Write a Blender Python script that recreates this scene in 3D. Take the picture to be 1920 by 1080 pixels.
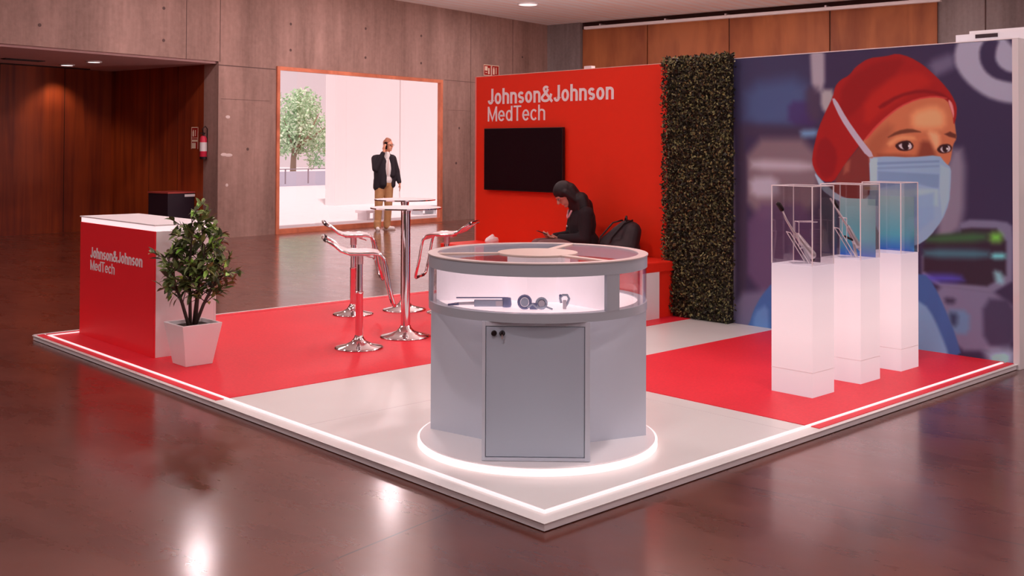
import bpy, bmesh, math, random
import numpy as np
from mathutils import Vector, Matrix, noise
PI = math.pi
random.seed(7)
S = bpy.context.scene
COL = S.collection
for o in list(bpy.data.objects): bpy.data.objects.remove(o)

# ------------------------------------------------------------------ camera
CAMP = Vector((-3.1466, -3.1502, 1.6)); YAW, PITCH, ROLL, FPX, SY = 0.817696, 0.0173537, 0.0038313, 1987.311, -292.924
fw = Vector((math.cos(YAW)*math.cos(PITCH), math.sin(YAW)*math.cos(PITCH), math.sin(PITCH)))
rt0 = fw.cross(Vector((0, 0, 1))).normalized(); up0 = rt0.cross(fw)
cr, sr = math.cos(ROLL), math.sin(ROLL)
rt = cr*rt0 + sr*up0; up = cr*up0 - sr*rt0
cd = bpy.data.cameras.new('camera'); cam = bpy.data.objects.new('camera', cd); COL.objects.link(cam)
M = Matrix((rt, up, -fw)).transposed().to_4x4(); M.translation = CAMP
cam.matrix_world = M
cd.sensor_fit = 'HORIZONTAL'; cd.sensor_width = 36; cd.lens = 36*FPX/1920; cd.shift_y = SY/1920
cd.clip_end = 300
S.camera = cam
# ------------------------------------------------------------------ exposure
S.view_settings.view_transform = 'Standard'; S.view_settings.look = 'None'
S.view_settings.exposure = 0.0; S.view_settings.gamma = 1.0; S.view_settings.use_curve_mapping = False
# ------------------------------------------------------------------ world: bright hazy pinkish daylight
TINT = (1.0, 0.745, 0.76)
w = bpy.data.worlds.new('World'); S.world = w; w.use_nodes = True
bg = w.node_tree.nodes['Background']; bg.inputs[0].default_value = (0.875, 0.640, 0.660, 1); bg.inputs[1].default_value = 1.2
# ------------------------------------------------------------------ sun outside
sd = bpy.data.lights.new('sun', 'SUN'); sd.energy = 3.6; sd.angle = 0.03; sd.color = (1.0, 0.78, 0.76)
sun = bpy.data.objects.new('sun', sd); COL.objects.link(sun)
EX = Vector((.9865, .1637, 0)); EY = Vector((-.1637, .9865, 0))   # hall axes: along window wall / outwards through it
def hp(u, v, z=0.0): return EX*u + EY*v + Vector((0, 0, z))
HROT = math.atan2(.1637, .9865)
sdir = (EX*0.42 + EY*0.50 - Vector((0, 0, 1.45))).normalized()
sun.rotation_euler = sdir.to_track_quat('-Z', 'Y').to_euler()
CEIL = 4.79
LAMP_W = 46.0
lamp_pts = []
for i in range(-5, 2):
    for j in range(-6, 1):
        u, v = 14.845+i*4.2, 11.115+j*3.9
        lamp_pts.append((i, j, u, v))
ld = bpy.data.lights.new('ceiling_lamp_light', 'AREA'); ld.shape = 'DISK'; ld.size = 0.36; ld.energy = LAMP_W; ld.color = (1.0, 0.79, 0.81)
for i, j, u, v in lamp_pts:
    lo = bpy.data.objects.new('ceiling_lamp_light', ld); COL.objects.link(lo); lo.location = hp(u, v, CEIL-.045)

# ------------------------------------------------------------------ helpers
def lin(c): 
    c = c/255.0
    return c/12.92 if c <= .04045 else ((c+.055)/1.055)**2.4
E0 = 0.62
def alb(r, g, b, e=E0, mx=.9):     # the surface colour that reads as this photo colour under the hall's pinkish light
    return tuple(min(mx, lin(x)/(e*t)) for x, t in zip((r, g, b), TINT))
MATS = {}
def mat(name, col=(.8, .8, .8), rough=.5, metal=0, spec=.5, emit=None, es=0, coat=0, alpha=None, noise_amt=0, noise_scale=8, bump=0):
    m = bpy.data.materials.new(name); m.use_nodes = True; nt = m.node_tree; b = nt.nodes['Principled BSDF']
    b.inputs['Base Color'].default_value = (*col, 1); b.inputs['Roughness'].default_value = rough
    b.inputs['Metallic'].default_value = metal; b.inputs['Specular IOR Level'].default_value = spec
    b.inputs['Coat Weight'].default_value = coat
    if emit: b.inputs['Emission Color'].default_value = (*emit, 1); b.inputs['Emission Strength'].default_value = es
    if noise_amt or bump:
        tc = nt.nodes.new('ShaderNodeTexCoord'); n = nt.nodes.new('ShaderNodeTexNoise'); n.inputs['Scale'].default_value = noise_scale; n.inputs['Detail'].default_value = 6
        nt.links.new(tc.outputs['Object'], n.inputs['Vector'])
        if noise_amt:
            r = nt.nodes.new('ShaderNodeValToRGB'); r.color_ramp.elements[0].position = .3; r.color_ramp.elements[1].position = .7
            r.color_ramp.elements[0].color = (*[x*(1-noise_amt) for x in col], 1); r.color_ramp.elements[1].color = (*[min(1, x*(1+noise_amt)) for x in col], 1)
            nt.links.new(n.outputs['Fac'], r.inputs['Fac']); nt.links.new(r.outputs['Color'], b.inputs['Base Color'])
        if bump:
            bp = nt.nodes.new('ShaderNodeBump'); bp.inputs['Strength'].default_value = bump; bp.inputs['Distance'].default_value = .01
            nt.links.new(n.outputs['Fac'], bp.inputs['Height']); nt.links.new(bp.outputs['Normal'], b.inputs['Normal'])
    MATS[name] = m
    return m
def clear(name, tint=(.97, .97, .98), refl=.06, rough=.02, edge=.5):
    m = bpy.data.materials.new(name); m.use_nodes = True; nt = m.node_tree; N = nt.nodes; N.remove(N['Principled BSDF'])
    t = N.new('ShaderNodeBsdfTransparent'); t.inputs[0].default_value = (*tint, 1)
    g = N.new('ShaderNodeBsdfGlossy'); g.inputs['Roughness'].default_value = rough
    lw = N.new('ShaderNodeLayerWeight'); lw.inputs[0].default_value = .25
    ma = N.new('ShaderNodeMath'); ma.operation = 'MULTIPLY_ADD'; ma.inputs[1].default_value = edge; ma.inputs[2].default_value = refl
    mx = N.new('ShaderNodeMixShader')
    nt.links.new(lw.outputs['Facing'], ma.inputs[0]); nt.links.new(ma.outputs[0], mx.inputs[0])
    nt.links.new(t.outputs[0], mx.inputs[1]); nt.links.new(g.outputs[0], mx.inputs[2]); nt.links.new(mx.outputs[0], N['Material Output'].inputs[0])
    return m
class B:
    def __init__(s): s.v = []; s.f = []
    def add(s, vs, fs):
        n = len(s.v); s.v += [tuple(x) for x in vs]; s.f += [tuple(i+n for i in f) for f in fs]; return s
    def box(s, x0, x1, y0, y1, z0, z1, T=None):
        vs = [Vector((x, y, z)) for z in (z0, z1) for y in (y0, y1) for x in (x0, x1)]
        if T: vs = [T @ p for p in vs]
        return s.add(vs, [(0, 2, 3, 1), (4, 5, 7, 6), (0, 1, 5, 4), (2, 6, 7, 3), (0, 4, 6, 2), (1, 3, 7, 5)])
    def prism(s, poly, z0, z1, T=None):
        n = len(poly); vs = [Vector((*p, z)) for z in (z0, z1) for p in poly]
        if T: vs = [T @ p for p in vs]
        return s.add(vs, [tuple(range(n))[::-1], tuple(range(n, 2*n))] + [(i, (i+1) % n, n+(i+1) % n, n+i) for i in range(n)])
    def lathe(s, prof, n=32, T=None, c=(0, 0)):
        vs = []; k = len(prof)
        for i in range(n):
            a = 2*PI*i/n
            for r, z in prof: vs.append(Vector((c[0]+r*math.cos(a), c[1]+r*math.sin(a), z)))
        if T: vs = [T @ p for p in vs]
        fs = [(i*k+j, ((i+1) % n)*k+j, ((i+1) % n)*k+j+1, i*k+j+1) for i in range(n) for j in range(k-1)]
        if prof[0][0] > 1e-6: fs.append(tuple(i*k for i in range(n))[::-1])
        if prof[-1][0] > 1e-6: fs.append(tuple(i*k+k-1 for i in range(n)))
        return s.add(vs, fs)
    def ringwall(s, r0, r1, z0, z1, a0, a1, n=24, T=None):
        """arc-shaped solid (angles in degrees)"""
        full = abs(a1-a0) >= 359.9; vs = []
        m = n if full else n+1
        for i in range(m):
            a = math.radians(a0+(a1-a0)*i/n)
            for r, z in ((r0, z0), (r1, z0), (r1, z1), (r0, z1)): vs.append(Vector((r*math.cos(a), r*math.sin(a), z)))
        if T: vs = [T @ p for p in vs]
        fs = []
        for i in range(n):
            j = (i+1) % m
            for q in range(4): fs.append((i*4+q, j*4+q, j*4+(q+1) % 4, i*4+(q+1) % 4))
        if not full: fs += [(0, 3, 2, 1), (n*4, n*4+1, n*4+2, n*4+3)]
        return s.add(vs, fs)
    def tube(s, path, r, n=10, cap=True):
        path = [Vector(p) for p in path]; k = len(path); rs = r if isinstance(r, (list, tuple)) else [r]*k
        up_ = Vector((0, 0, 1)); vs = []; t0 = (path[1]-path[0]).normalized()
        a = t0.cross(up_); a = a.normalized() if a.length > .1 else Vector((1, 0, 0))
        for i, p in enumerate(path):
            t = (path[min(i+1, k-1)]-path[max(i-1, 0)]).normalized()
            a = (a - t*a.dot(t)).normalized(); b = t.cross(a)
            for j in range(n): q = 2*PI*j/n; vs.append(p+(a*math.cos(q)+b*math.sin(q))*rs[i])
        fs = [(i*n+j, i*n+(j+1) % n, (i+1)*n+(j+1) % n, (i+1)*n+j) for i in range(k-1) for j in range(n)]
        if cap: fs += [tuple(range(n))[::-1], tuple((k-1)*n+j for j in range(n))]
        return s.add(vs, fs)
    def ell(s, c, r, T=None, nu=14, nv=8):
        c = Vector(c); vs = [Vector((0, 0, -1))]
        for i in range(1, nv):
            p = -PI/2+PI*i/nv
            for j in range(nu): q = 2*PI*j/nu; vs.append(Vector((math.cos(p)*math.cos(q), math.cos(p)*math.sin(q), math.sin(p))))
        vs.append(Vector((0, 0, 1)))
        vs = [Vector((x.x*r[0], x.y*r[1], x.z*r[2])) for x in vs]
        if T: vs = [T @ p for p in vs]
        vs = [p+c for p in vs]
        fs = [(0, 1+(j+1) % nu, 1+j) for j in range(nu)]
        for i in range(nv-2):
            for j in range(nu): a = 1+i*nu+j; b = 1+i*nu+(j+1) % nu; fs.append((a, b, b+nu, a+nu))
        L_ = len(vs)-1; fs += [(L_, 1+(nv-2)*nu+j, 1+(nv-2)*nu+(j+1) % nu) for j in range(nu)]
        return s.add(vs, fs)
    def cap(s, p0, p1, r0, r1, flat=1.0, axis=None):
        """tapered limb with round ends; flat<1 squashes it along axis"""
        p0, p1 = Vector(p0), Vector(p1); d = p1-p0; t = d.normalized()
        a = Vector(axis) if axis else (t.cross(Vector((0, 0, 1))) if abs(t.z) < .9 else Vector((1, 0, 0)))
        a = (a-t*a.dot(t)).normalized(); b = t.cross(a); n = 14; vs = []; rings = []
        for q in (-80, -50, -20, 0): rings.append((p0+t*r0*math.sin(math.radians(q)), r0*math.cos(math.radians(q))))
        for q in (0, 20, 50, 80): rings.append((p1+t*r1*math.sin(math.radians(q)), r1*math.cos(math.radians(q))))
        for c, r in rings:
            for j in range(n): q = 2*PI*j/n; vs.append(c+a*math.cos(q)*r*flat+b*math.sin(q)*r)
        k = len(rings)
        fs = [(i*n+j, i*n+(j+1) % n, (i+1)*n+(j+1) % n, (i+1)*n+j) for i in range(k-1) for j in range(n)]
        fs += [tuple(range(n))[::-1], tuple((k-1)*n+j for j in range(n))]
        return s.add(vs, fs)
    def build(s, name, m, parent=None, smooth=False, bevel=0, loc=None, rot=None, auto=False):
        me = bpy.data.meshes.new(name); me.from_pydata(s.v, [], s.f)
        bm = bmesh.new(); bm.from_mesh(me); bmesh.ops.recalc_face_normals(bm, faces=bm.faces)
        bm.to_mesh(me); bm.free()
        if m: me.materials.append(m)
        o = bpy.data.objects.new(name, me); COL.objects.link(o)
        if parent: o.parent = parent
        if loc: o.location = loc
        if rot is not None: o.rotation_euler = (0, 0, rot)
        if smooth:
            for p in me.polygons: p.use_smooth = True
        if auto:
            me.set_sharp_from_angle(angle=math.radians(35))
        if bevel:
            bv = o.modifiers.new('bevel', 'BEVEL'); bv.width = bevel; bv.segments = 2; bv.limit_method = 'ANGLE'; bv.angle_limit = math.radians(40)
        return o
    def fuse(s, name, m, parent=None, voxel=.008, sm=4, loc=None):
        """merge the overlapping pieces into one continuous skin"""
        o = s.build(name, m, None)
        r = o.modifiers.new('r', 'REMESH'); r.mode = 'VOXEL'; r.voxel_size = voxel; r.use_smooth_shade = True
        q = o.modifiers.new('s', 'SMOOTH'); q.factor = .5; q.iterations = sm
        dg = bpy.context.evaluated_depsgraph_get(); me = bpy.data.meshes.new_from_object(o.evaluated_get(dg))
        me.name = name; old = o.data; o.modifiers.clear(); o.data = me; bpy.data.meshes.remove(old)
        if parent: o.parent = parent
        if loc: o.location = loc
        return o
def tag(o, label=None, cat=None, group=None, kind=None):
    if label: o['label'] = label
    if cat: o['category'] = cat
    if group: o['group'] = group
    if kind: o['kind'] = kind
    return o
def empty(name, loc=(0, 0, 0), rz=0, label=None, cat=None, group=None):
    o = bpy.data.objects.new(name, None); COL.objects.link(o); o.location = loc; o.rotation_euler = (0, 0, rz); o.empty_display_size = .1
    return tag(o, label, cat, group)
def copy_tree(o, parent=None):
    c = o.copy(); COL.objects.link(c); c.parent = parent
    for ch in [x for x in bpy.data.objects if x.parent == o]: copy_tree(ch, c)
    return c
def _arc(cx, cy, rx, ry, a0, a1, n=14): return [(cx+rx*math.cos(math.radians(a0+(a1-a0)*i/n)), cy+ry*math.sin(math.radians(a0+(a1-a0)*i/n))) for i in range(n+1)]
def glyphs(w):      # stroke skeletons of the letters the stand carries; capital height 1
    h = w/2; X = .73; m = X/2; ry = m-h; rx = .205
    sh = [(h, 0), (h, 1)]; arch = [(h, X*.62)]+_arc(.245, X-h-.17, .245-h, .17, 160, 0, 10)+[(.49-h, 0)]
    s_ = _arc(.215, X-h-.155, .215-h, .155, 25, 200, 9)+[(.13, X*.53), (.30, X*.46)]+_arc(.22, h+.155, .215-h, .155, 25, -155, 9)[0:]
    amp0 = [(.66, .02), (.20, .64)]+_arc(.27, .80, .125, .20-h, 205, 20, 10)
    amp = [(.387, .80), (.37, .72), (.30, .60), (.14, .44)]+_arc(.24, .25, .22, .25-h, 150, 330, 10)+[(.54, .28), (.60, .50)]
    return {'J': ([[(.42-h, 1), (.42-h, .26)]+_arc(.21, .26, .21-h, .26-h, 0, -180, 12)], .44), 'o': ([_arc(.25, m, .25-h, ry, 0, 360, 26)], .50),
            'h': ([sh, arch], .49), 'n': ([[(h, 0), (h, X)], arch], .49), 's': ([s_], .43), '&': ([[(x*1.1, y) for x, y in s] for s in (amp0, amp)], .74),
            'M': ([[(h, 0), (h, 1-.01), ], [(h, 1-h*.6), (.36, .10), (.72-h, 1-h*.6)], [(.72-h, 0), (.72-h, 1-.01)]], .72),
            'e': ([[(h+.01, m), (.48-h, m)]+_arc(.25, m, .25-h, ry, 0, 322, 24)], .50), 'd': ([_arc(.24, m, .24-h, ry, 0, 360, 26), [(.49-h, 0), (.49-h, 1)]], .49),
            'T': ([[(0, 1-h), (.56, 1-h)], [(.28, 0), (.28, 1-h)]], .56), 'c': ([_arc(.25, m, .25-h, ry, 40, 320, 24)], .47)}
def text_mesh(name, txt, width, height, m, parent, wgt=.14, depth=.002):
    """lettering of a given overall width and capital height; lies in local XZ facing -Y, origin bottom left"""
    G = glyphs(wgt); x = 0; b = B(); strokes = []
    for ch in txt:
        st, adv = G[ch]
        for s in st: strokes.append([(x+px, py) for px, py in s])
        x += adv+.085
    tot = x-.085; kx = width/tot
    for si, s in enumerate(strokes):
        # stroke outline with the pen width kept even after the letters are narrowed
        P = [Vector((px*kx, py*height)) for px, py in s]; hw = wgt*.5*height; hx = wgt*.5*kx
        closed = (P[0]-P[-1]).length < 1e-5; n = len(P); L_, R_ = [], []
        for i in range(n):
            d1 = (P[i]-P[i-1]).normalized() if i > 0 else ((P[-1]-P[-2]).normalized() if closed else (P[1]-P[0]).normalized())
            d2 = (P[i+1]-P[i]).normalized() if i < n-1 else ((P[1]-P[0]).normalized() if closed else d1)
            if i == 0 and not closed: d1 = d2
            n1 = Vector((-d1.y, d1.x)); n2 = Vector((-d2.y, d2.x)); nn = (n1+n2); nn = nn.normalized() if nn.length > .2 else n1
            k = 1/max(.45, nn.dot(n1)); th = math.hypot(nn.x*hx, nn.y*hw)
            L_.append(P[i]+nn*th*k); R_.append(P[i]-nn*th*k)
        e = depth+.0003*(si % 4); vs = []
        for l, r_ in zip(L_, R_): vs += [(l.x, -e, l.y), (r_.x, -e, r_.y), (l.x, 0, l.y), (r_.x, 0, r_.y)]
        fs = []
        for i in range(n-1):
            a = i*4; c = a+4; fs += [(a, a+1, c+1, c), (a, c, c+2, a+2), (a+1, a+3, c+3, c+1)]
        if not closed: fs += [(0, 2, 3, 1), (4*n-4, 4*n-3, 4*n-1, 4*n-2)]
        b.add(vs, fs)
    o = b.build(name, m); o.parent = parent
    return o
HT = Matrix.Rotation(HROT, 4, 'Z')       # hall frame -> world

# ------------------------------------------------------------------ materials
white = mat('white_laminate', alb(200, 182, 184, .55), .35)
deckm = mat('white_deck', alb(194, 174, 172, .68), .28, noise_amt=.03, noise_scale=1.5)
edgem = mat('white_edge', alb(190, 176, 190, .55), .4)
greym = mat('grey_painted_board', alb(158, 148, 160, .55), .42)
ringm = mat('grey_metal_ring', alb(148, 138, 146, .62), .33)
redc = mat('red_carpet', alb(202, 32, 44, .72), .45, spec=.24, noise_amt=.06, noise_scale=60, bump=.12)
redw = mat('red_wall_print', alb(190, 34, 14, .62), .5, spec=.3)
redp = mat('red_laminate', alb(204, 26, 34, .56), .4, spec=.3)
redb = mat('red_vinyl', alb(196, 30, 18, .55), .4)
black = mat('black_plastic', (.012, .006, .008), .35)
screenm = mat('black_screen', (.014, .006, .009), .22, spec=.3)
chrome = mat('chrome', (.80, .78, .80), .09, metal=1)
steel = mat('brushed_steel', (.80, .76, .78), .35, metal=.7)
letm = mat('pale_letter', alb(238, 212, 214, .55), .5)
ledm = mat('led_strip', (.5, .45, .45), .5, emit=(1.0, .745, .76), es=.95)
ledc = mat('led_counter', (.8, .7, .7), .5, emit=(1.0, .74, .76), es=.9)
acry = clear('clear_acrylic', (.96, .95, .96), .05, .01, .25)
glass = clear('clear_glass', (.97, .96, .97), .05, .01, .35)
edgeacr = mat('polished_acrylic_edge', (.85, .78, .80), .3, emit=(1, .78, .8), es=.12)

def concrete(name, c1, c2, axis='u', joints=()):
    m = bpy.data.materials.new(name); m.use_nodes = True; nt = m.node_tree; N = nt.nodes; b = N['Principled BSDF']; L = nt.links
    tc = N.new('ShaderNodeTexCoord'); mp = N.new('ShaderNodeMapping'); mp.inputs['Scale'].default_value = (1, 1, .22); L.new(tc.outputs['Object'], mp.inputs[0])
    n1 = N.new('ShaderNodeTexNoise'); n1.inputs['Scale'].default_value = 1.1; n1.inputs['Detail'].default_value = 8; n1.inputs['Roughness'].default_value = .62; L.new(mp.outputs[0], n1.inputs['Vector'])
    mp2 = N.new('ShaderNodeMapping'); mp2.inputs['Scale'].default_value = (9, 9, .6); L.new(tc.outputs['Object'], mp2.inputs[0])
    n2 = N.new('ShaderNodeTexNoise'); n2.inputs['Scale'].default_value = 1.5; n2.inputs['Detail'].default_value = 5; L.new(mp2.outputs[0], n2.inputs['Vector'])
    n3 = N.new('ShaderNodeTexNoise'); n3.inputs['Scale'].default_value = 14; n3.inputs['Detail'].default_value = 8; L.new(tc.outputs['Object'], n3.inputs['Vector'])
    a1 = N.new('ShaderNodeMath'); a1.operation = 'MULTIPLY_ADD'; a1.inputs[1].default_value = .22; L.new(n2.outputs['Fac'], a1.inputs[0]); L.new(n1.outputs['Fac'], a1.inputs[2])
    a2 = N.new('ShaderNodeMath'); a2.operation = 'MULTIPLY_ADD'; a2.inputs[1].default_value = .22; L.new(n3.outputs['Fac'], a2.inputs[0]); L.new(a1.outputs[0], a2.inputs[2])
    r = N.new('ShaderNodeValToRGB'); r.color_ramp.elements[0].position = .5; r.color_ramp.elements[1].position = .95
    r.color_ramp.elements[0].color = (*c1, 1); r.color_ramp.elements[1].color = (*c2, 1); L.new(a2.outputs[0], r.inputs['Fac'])
    L.new(r.outputs['Color'], b.inputs['Base Color']); b.inputs['Roughness'].default_value = .7; b.inputs['Specular IOR Level'].default_value = .3
    bp = N.new('ShaderNodeBump'); bp.inputs['Strength'].default_value = .25; bp.inputs['Distance'].default_value = .02; L.new(a2.outputs[0], bp.inputs['Height']); L.new(bp.outputs[0], b.inputs['Normal'])
    return m
conc = concrete('board_marked_concrete', alb(102, 71, 65, .60), alb(148, 106, 99, .60))
concd = concrete('dark_concrete', alb(84, 66, 66, .5), alb(118, 98, 98, .5))
holem = mat('tie_hole_dark', alb(70, 46, 44, .5), .8)
patchm = mat('pale_patch', alb(160, 130, 128, .5), .8)
def wood(name, c1, c2, sc=(14, 14, .5), rough=.45):
    m = bpy.data.materials.new(name); m.use_nodes = True; nt = m.node_tree; N = nt.nodes; b = N['Principled BSDF']; L = nt.links
    tc = N.new('ShaderNodeTexCoord'); mp = N.new('ShaderNodeMapping'); mp.inputs['Scale'].default_value = sc; L.new(tc.outputs['Object'], mp.inputs[0])
    n1 = N.new('ShaderNodeTexNoise'); n1.inputs['Scale'].default_value = 1; n1.inputs['Detail'].default_value = 7; n1.inputs['Distortion'].default_value = .6; L.new(mp.outputs[0], n1.inputs['Vector'])
    n2 = N.new('ShaderNodeTexNoise'); n2.inputs['Scale'].default_value = .7; n2.inputs['Detail'].default_value = 3; L.new(tc.outputs['Object'], n2.inputs['Vector'])
    a = N.new('ShaderNodeMath'); a.operation = 'MULTIPLY_ADD'; a.inputs[1].default_value = .7; L.new(n2.outputs['Fac'], a.inputs[0]); L.new(n1.outputs['Fac'], a.inputs[2])
    r = N.new('ShaderNodeValToRGB'); r.color_ramp.elements[0].position = .6; r.color_ramp.elements[1].position = 1.1
    r.color_ramp.elements[0].color = (*c1, 1); r.color_ramp.elements[1].color = (*c2, 1); L.new(a.outputs[0], r.inputs['Fac']); L.new(r.outputs['Color'], b.inputs['Base Color'])
    b.inputs['Roughness'].default_value = rough; b.inputs['Specular IOR Level'].default_value = .35
    return m
woodw = wood('oak_veneer_panel', alb(116, 56, 36, .62), alb(152, 82, 50, .62), (2.2, 2.2, .5))
woodd = wood('dark_red_wood_panel', alb(80, 22, 12, .52), alb(118, 42, 16, .52), (7, 7, .4))
frm = wood('window_frame_wood', alb(120, 58, 42, .4), alb(150, 78, 58, .4), (3, 3, 3))

# floor: polished brown concrete
def floor_mat():
    m = bpy.data.materials.new('polished_brown_floor'); m.use_nodes = True; nt = m.node_tree; N = nt.nodes; b = N['Principled BSDF']; L = nt.links
    tc = N.new('ShaderNodeTexCoord')
    def nz(s, d, ro=.6, sc=(1, 1, 1)):
        mp = N.new('ShaderNodeMapping'); mp.inputs['Scale'].default_value = sc; L.new(tc.outputs['Object'], mp.inputs[0])
        n = N.new('ShaderNodeTexNoise'); n.inputs['Scale'].default_value = s; n.inputs['Detail'].default_value = d; n.inputs['Roughness'].default_value = ro; L.new(mp.outputs[0], n.inputs['Vector']); return n
    n1 = nz(.8, 9); n2 = nz(3.5, 8, .7, (1, .35, 1)); n3 = nz(22, 6)
    a = N.new('ShaderNodeMath'); a.operation = 'MULTIPLY_ADD'; a.inputs[1].default_value = .5; L.new(n2.outputs['Fac'], a.inputs[0]); L.new(n1.outputs['Fac'], a.inputs[2])
    r = N.new('ShaderNodeValToRGB'); r.color_ramp.elements[0].position = .5; r.color_ramp.elements[1].position = 1.0
    r.color_ramp.elements[0].color = (*alb(72, 25, 17, 1.0), 1); r.color_ramp.elements[1].color = (*alb(112, 49, 35, 1.0), 1); L.new(a.outputs[0], r.inputs['Fac'])
    # saw-cut joints with a paler worn edge
    sp = N.new('ShaderNodeSeparateXYZ'); L.new(tc.outputs['Object'], sp.inputs[0])
    def joint(src, off, per, wd):
        s = N.new('ShaderNodeMath'); s.operation = 'ADD'; s.inputs[1].default_value = off; L.new(src, s.inputs[0])
        p = N.new('ShaderNodeMath'); p.operation = 'PINGPONG'; p.inputs[1].default_value = per/2; L.new(s.outputs[0], p.inputs[0])
        c = N.new('ShaderNodeMath'); c.operation = 'LESS_THAN'; c.inputs[1].default_value = wd; L.new(p.outputs[0], c.inputs[0]); return c
    j1 = joint(sp.outputs['Y'], -.483, 4.98, .0055); j2 = joint(sp.outputs['X'], 2.9+1.0, 5.0, .005)
    jm = N.new('ShaderNodeMath'); jm.operation = 'MAXIMUM'; L.new(j1.outputs[0], jm.inputs[0]); L.new(j2.outputs[0], jm.inputs[1])
    mx = N.new('ShaderNodeMix'); mx.data_type = 'RGBA'; L.new(jm.outputs[0], mx.inputs['Factor']); L.new(r.outputs['Color'], mx.inputs['A']); mx.inputs['B'].default_value = (*alb(48, 22, 20, .6), 1)
    L.new(mx.outputs['Result'], b.inputs['Base Color'])
    rr = N.new('ShaderNodeMapRange'); rr.inputs['From Min'].default_value = .3; rr.inputs['From Max'].default_value = .7; rr.inputs['To Min'].default_value = .22; rr.inputs['To Max'].default_value = .36; L.new(n2.outputs['Fac'], rr.inputs['Value']); L.new(rr.outputs[0], b.inputs['Roughness'])
    b.inputs['Specular IOR Level'].default_value = .25; b.inputs['IOR'].default_value = 1.45; b.inputs['Coat Weight'].default_value = .85; b.inputs['Coat Roughness'].default_value = .15; b.inputs['Coat IOR'].default_value = 1.45
    ad = N.new('ShaderNodeMath'); ad.operation = 'MULTIPLY_ADD'; ad.inputs[1].default_value = -.8; L.new(jm.outputs[0], ad.inputs[0]); L.new(n3.outputs['Fac'], ad.inputs[2])
    bp = N.new('ShaderNodeBump'); bp.inputs['Strength'].default_value = .02; bp.inputs['Distance'].default_value = .003; L.new(ad.outputs[0], bp.inputs['Height']); L.new(bp.outputs[0], b.inputs['Normal'])
    return m
floorm = floor_mat()
def ceil_mat():
    m = bpy.data.materials.new('ribbed_ceiling_boards'); m.use_nodes = True; nt = m.node_tree; N = nt.nodes; b = N['Principled BSDF']; L = nt.links
    tc = N.new('ShaderNodeTexCoord'); mp = N.new('ShaderNodeMapping'); mp.inputs['Scale'].default_value = (.35, 3.2, 1); L.new(tc.outputs['Object'], mp.inputs[0])
    n = N.new('ShaderNodeTexNoise'); n.inputs['Scale'].default_value = 2.4; n.inputs['Detail'].default_value = 6; L.new(mp.outputs[0], n.inputs['Vector'])
    wv = N.new('ShaderNodeTexWave'); wv.bands_direction = 'Y'; wv.inputs['Scale'].default_value = 1.2; wv.inputs['Distortion'].default_value = 1.2; wv.inputs['Detail'].default_value = 3; L.new(tc.outputs['Object'], wv.inputs['Vector'])
    a = N.new('ShaderNodeMath'); a.operation = 'MULTIPLY_ADD'; a.inputs[1].default_value = .35; L.new(wv.outputs['Fac'], a.inputs[0]); L.new(n.outputs['Fac'], a.inputs[2])
    r = N.new('ShaderNodeValToRGB'); r.color_ramp.elements[0].position = .35; r.color_ramp.elements[1].position = .85
    r.color_ramp.elements[0].color = (*alb(150, 106, 102, .26), 1); r.color_ramp.elements[1].color = (*alb(190, 142, 138, .26), 1); L.new(a.outputs[0], r.inputs['Fac']); L.new(r.outputs['Color'], b.inputs['Base Color'])
    b.inputs['Roughness'].default_value = .75
    return m
ceilm = ceil_mat()

# ------------------------------------------------------------------ hall shell (built in hall axes, turned by HROT)
def struct(b, name, m, bevel=0):
    o = b.build(name, m, rot=HROT, bevel=bevel); return tag(o, kind='structure')
U0, U1, V0, V1 = -16.0, 18.5, -17.0, 13.105
struct(B().box(U0, U1+.5, V0, V1+.13, -.3, 0).box(U0, 8.3, V1+.13, 16.6, -.3, 0), 'floor', floorm)
struct(B().box(U0, U1+.5, V0, V1, CEIL, CEIL+.3), 'ceiling', ceilm)
# window wall with its opening and the alcove opening (alcove is u<8.28 under a deep beam)
WU0, WU1, WZ = 9.56, 14.30, 3.17
AJ, AZ = 8.24, 3.13
fb = B()
TH = .13
fb.box(U0, U1+.5, V1, V1+TH, WZ+.0, CEIL+.3)                 # upper wall and beam
fb.box(AJ, WU0, V1, V1+TH, 0, WZ); fb.box(AJ, AJ+.35, V1+TH, V1+.42, 0, CEIL+.3); fb.box(U0, AJ, V1+TH, V1+.42, AZ+.04, CEIL+.3)                         # pier between alcove and window
fb.box(WU1, U1+.5, V1, V1+TH, 0, WZ)
struct(fb, 'wall_back', conc)
# small construction joints, tie holes and patches on the concrete, as the photo shows
jb = B()
jb.box(AJ, WU0-.02, V1-.004, V1, 3.10, 3.115)
for u in (7.55, 8.26, 15.3, 16.9): jb.box(u, u+.012, V1-.003, V1, 3.16, CEIL)
jb.box(15.3, 15.31, V1-.003, V1, 0, 3.16); jb.box(8.3, 9.4, V1-.003, V1, 2.50, 2.506); jb.box(WU1+.08, U1, V1-.003, V1, 3.17, 3.18)
jb.box(14.5, 15.3, V1-.003, V1, 2.5, 2.505)
for u, z in ((4.9, 4.25), (4.9, 3.5), (7.1, 4.0), (7.1, 3.45), (2.9, 4.0), (9.9, 4.0), (9.9, 3.5), (11.9, 4.1), (11.9, 3.5), (13.6, 4.1), (13.6, 3.5), (8.9, 1.6), (15.9, 2.6), (15.9, 1.8), (14.9, 2.1), (14.8, 1.3), (17.3, 3.9), (17.3, 2.9)):
    jb.lathe([(0, -.004), (.028, -.004), (.028, 0)], 10, Matrix.Translation((u, V1, z)) @ Matrix.Rotation(-PI/2, 4, 'X'))
tag(jb.build('trim_1', holem, rot=HROT), kind='structure')
pb = B()
for u, z, a in ((8.45, 2.18, .05), (8.37, 1.50, .07), (8.47, 1.49, .09), (8.44, .95, .03)):
    pb.ell((u, V1, z), (a, .004, .03))
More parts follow.
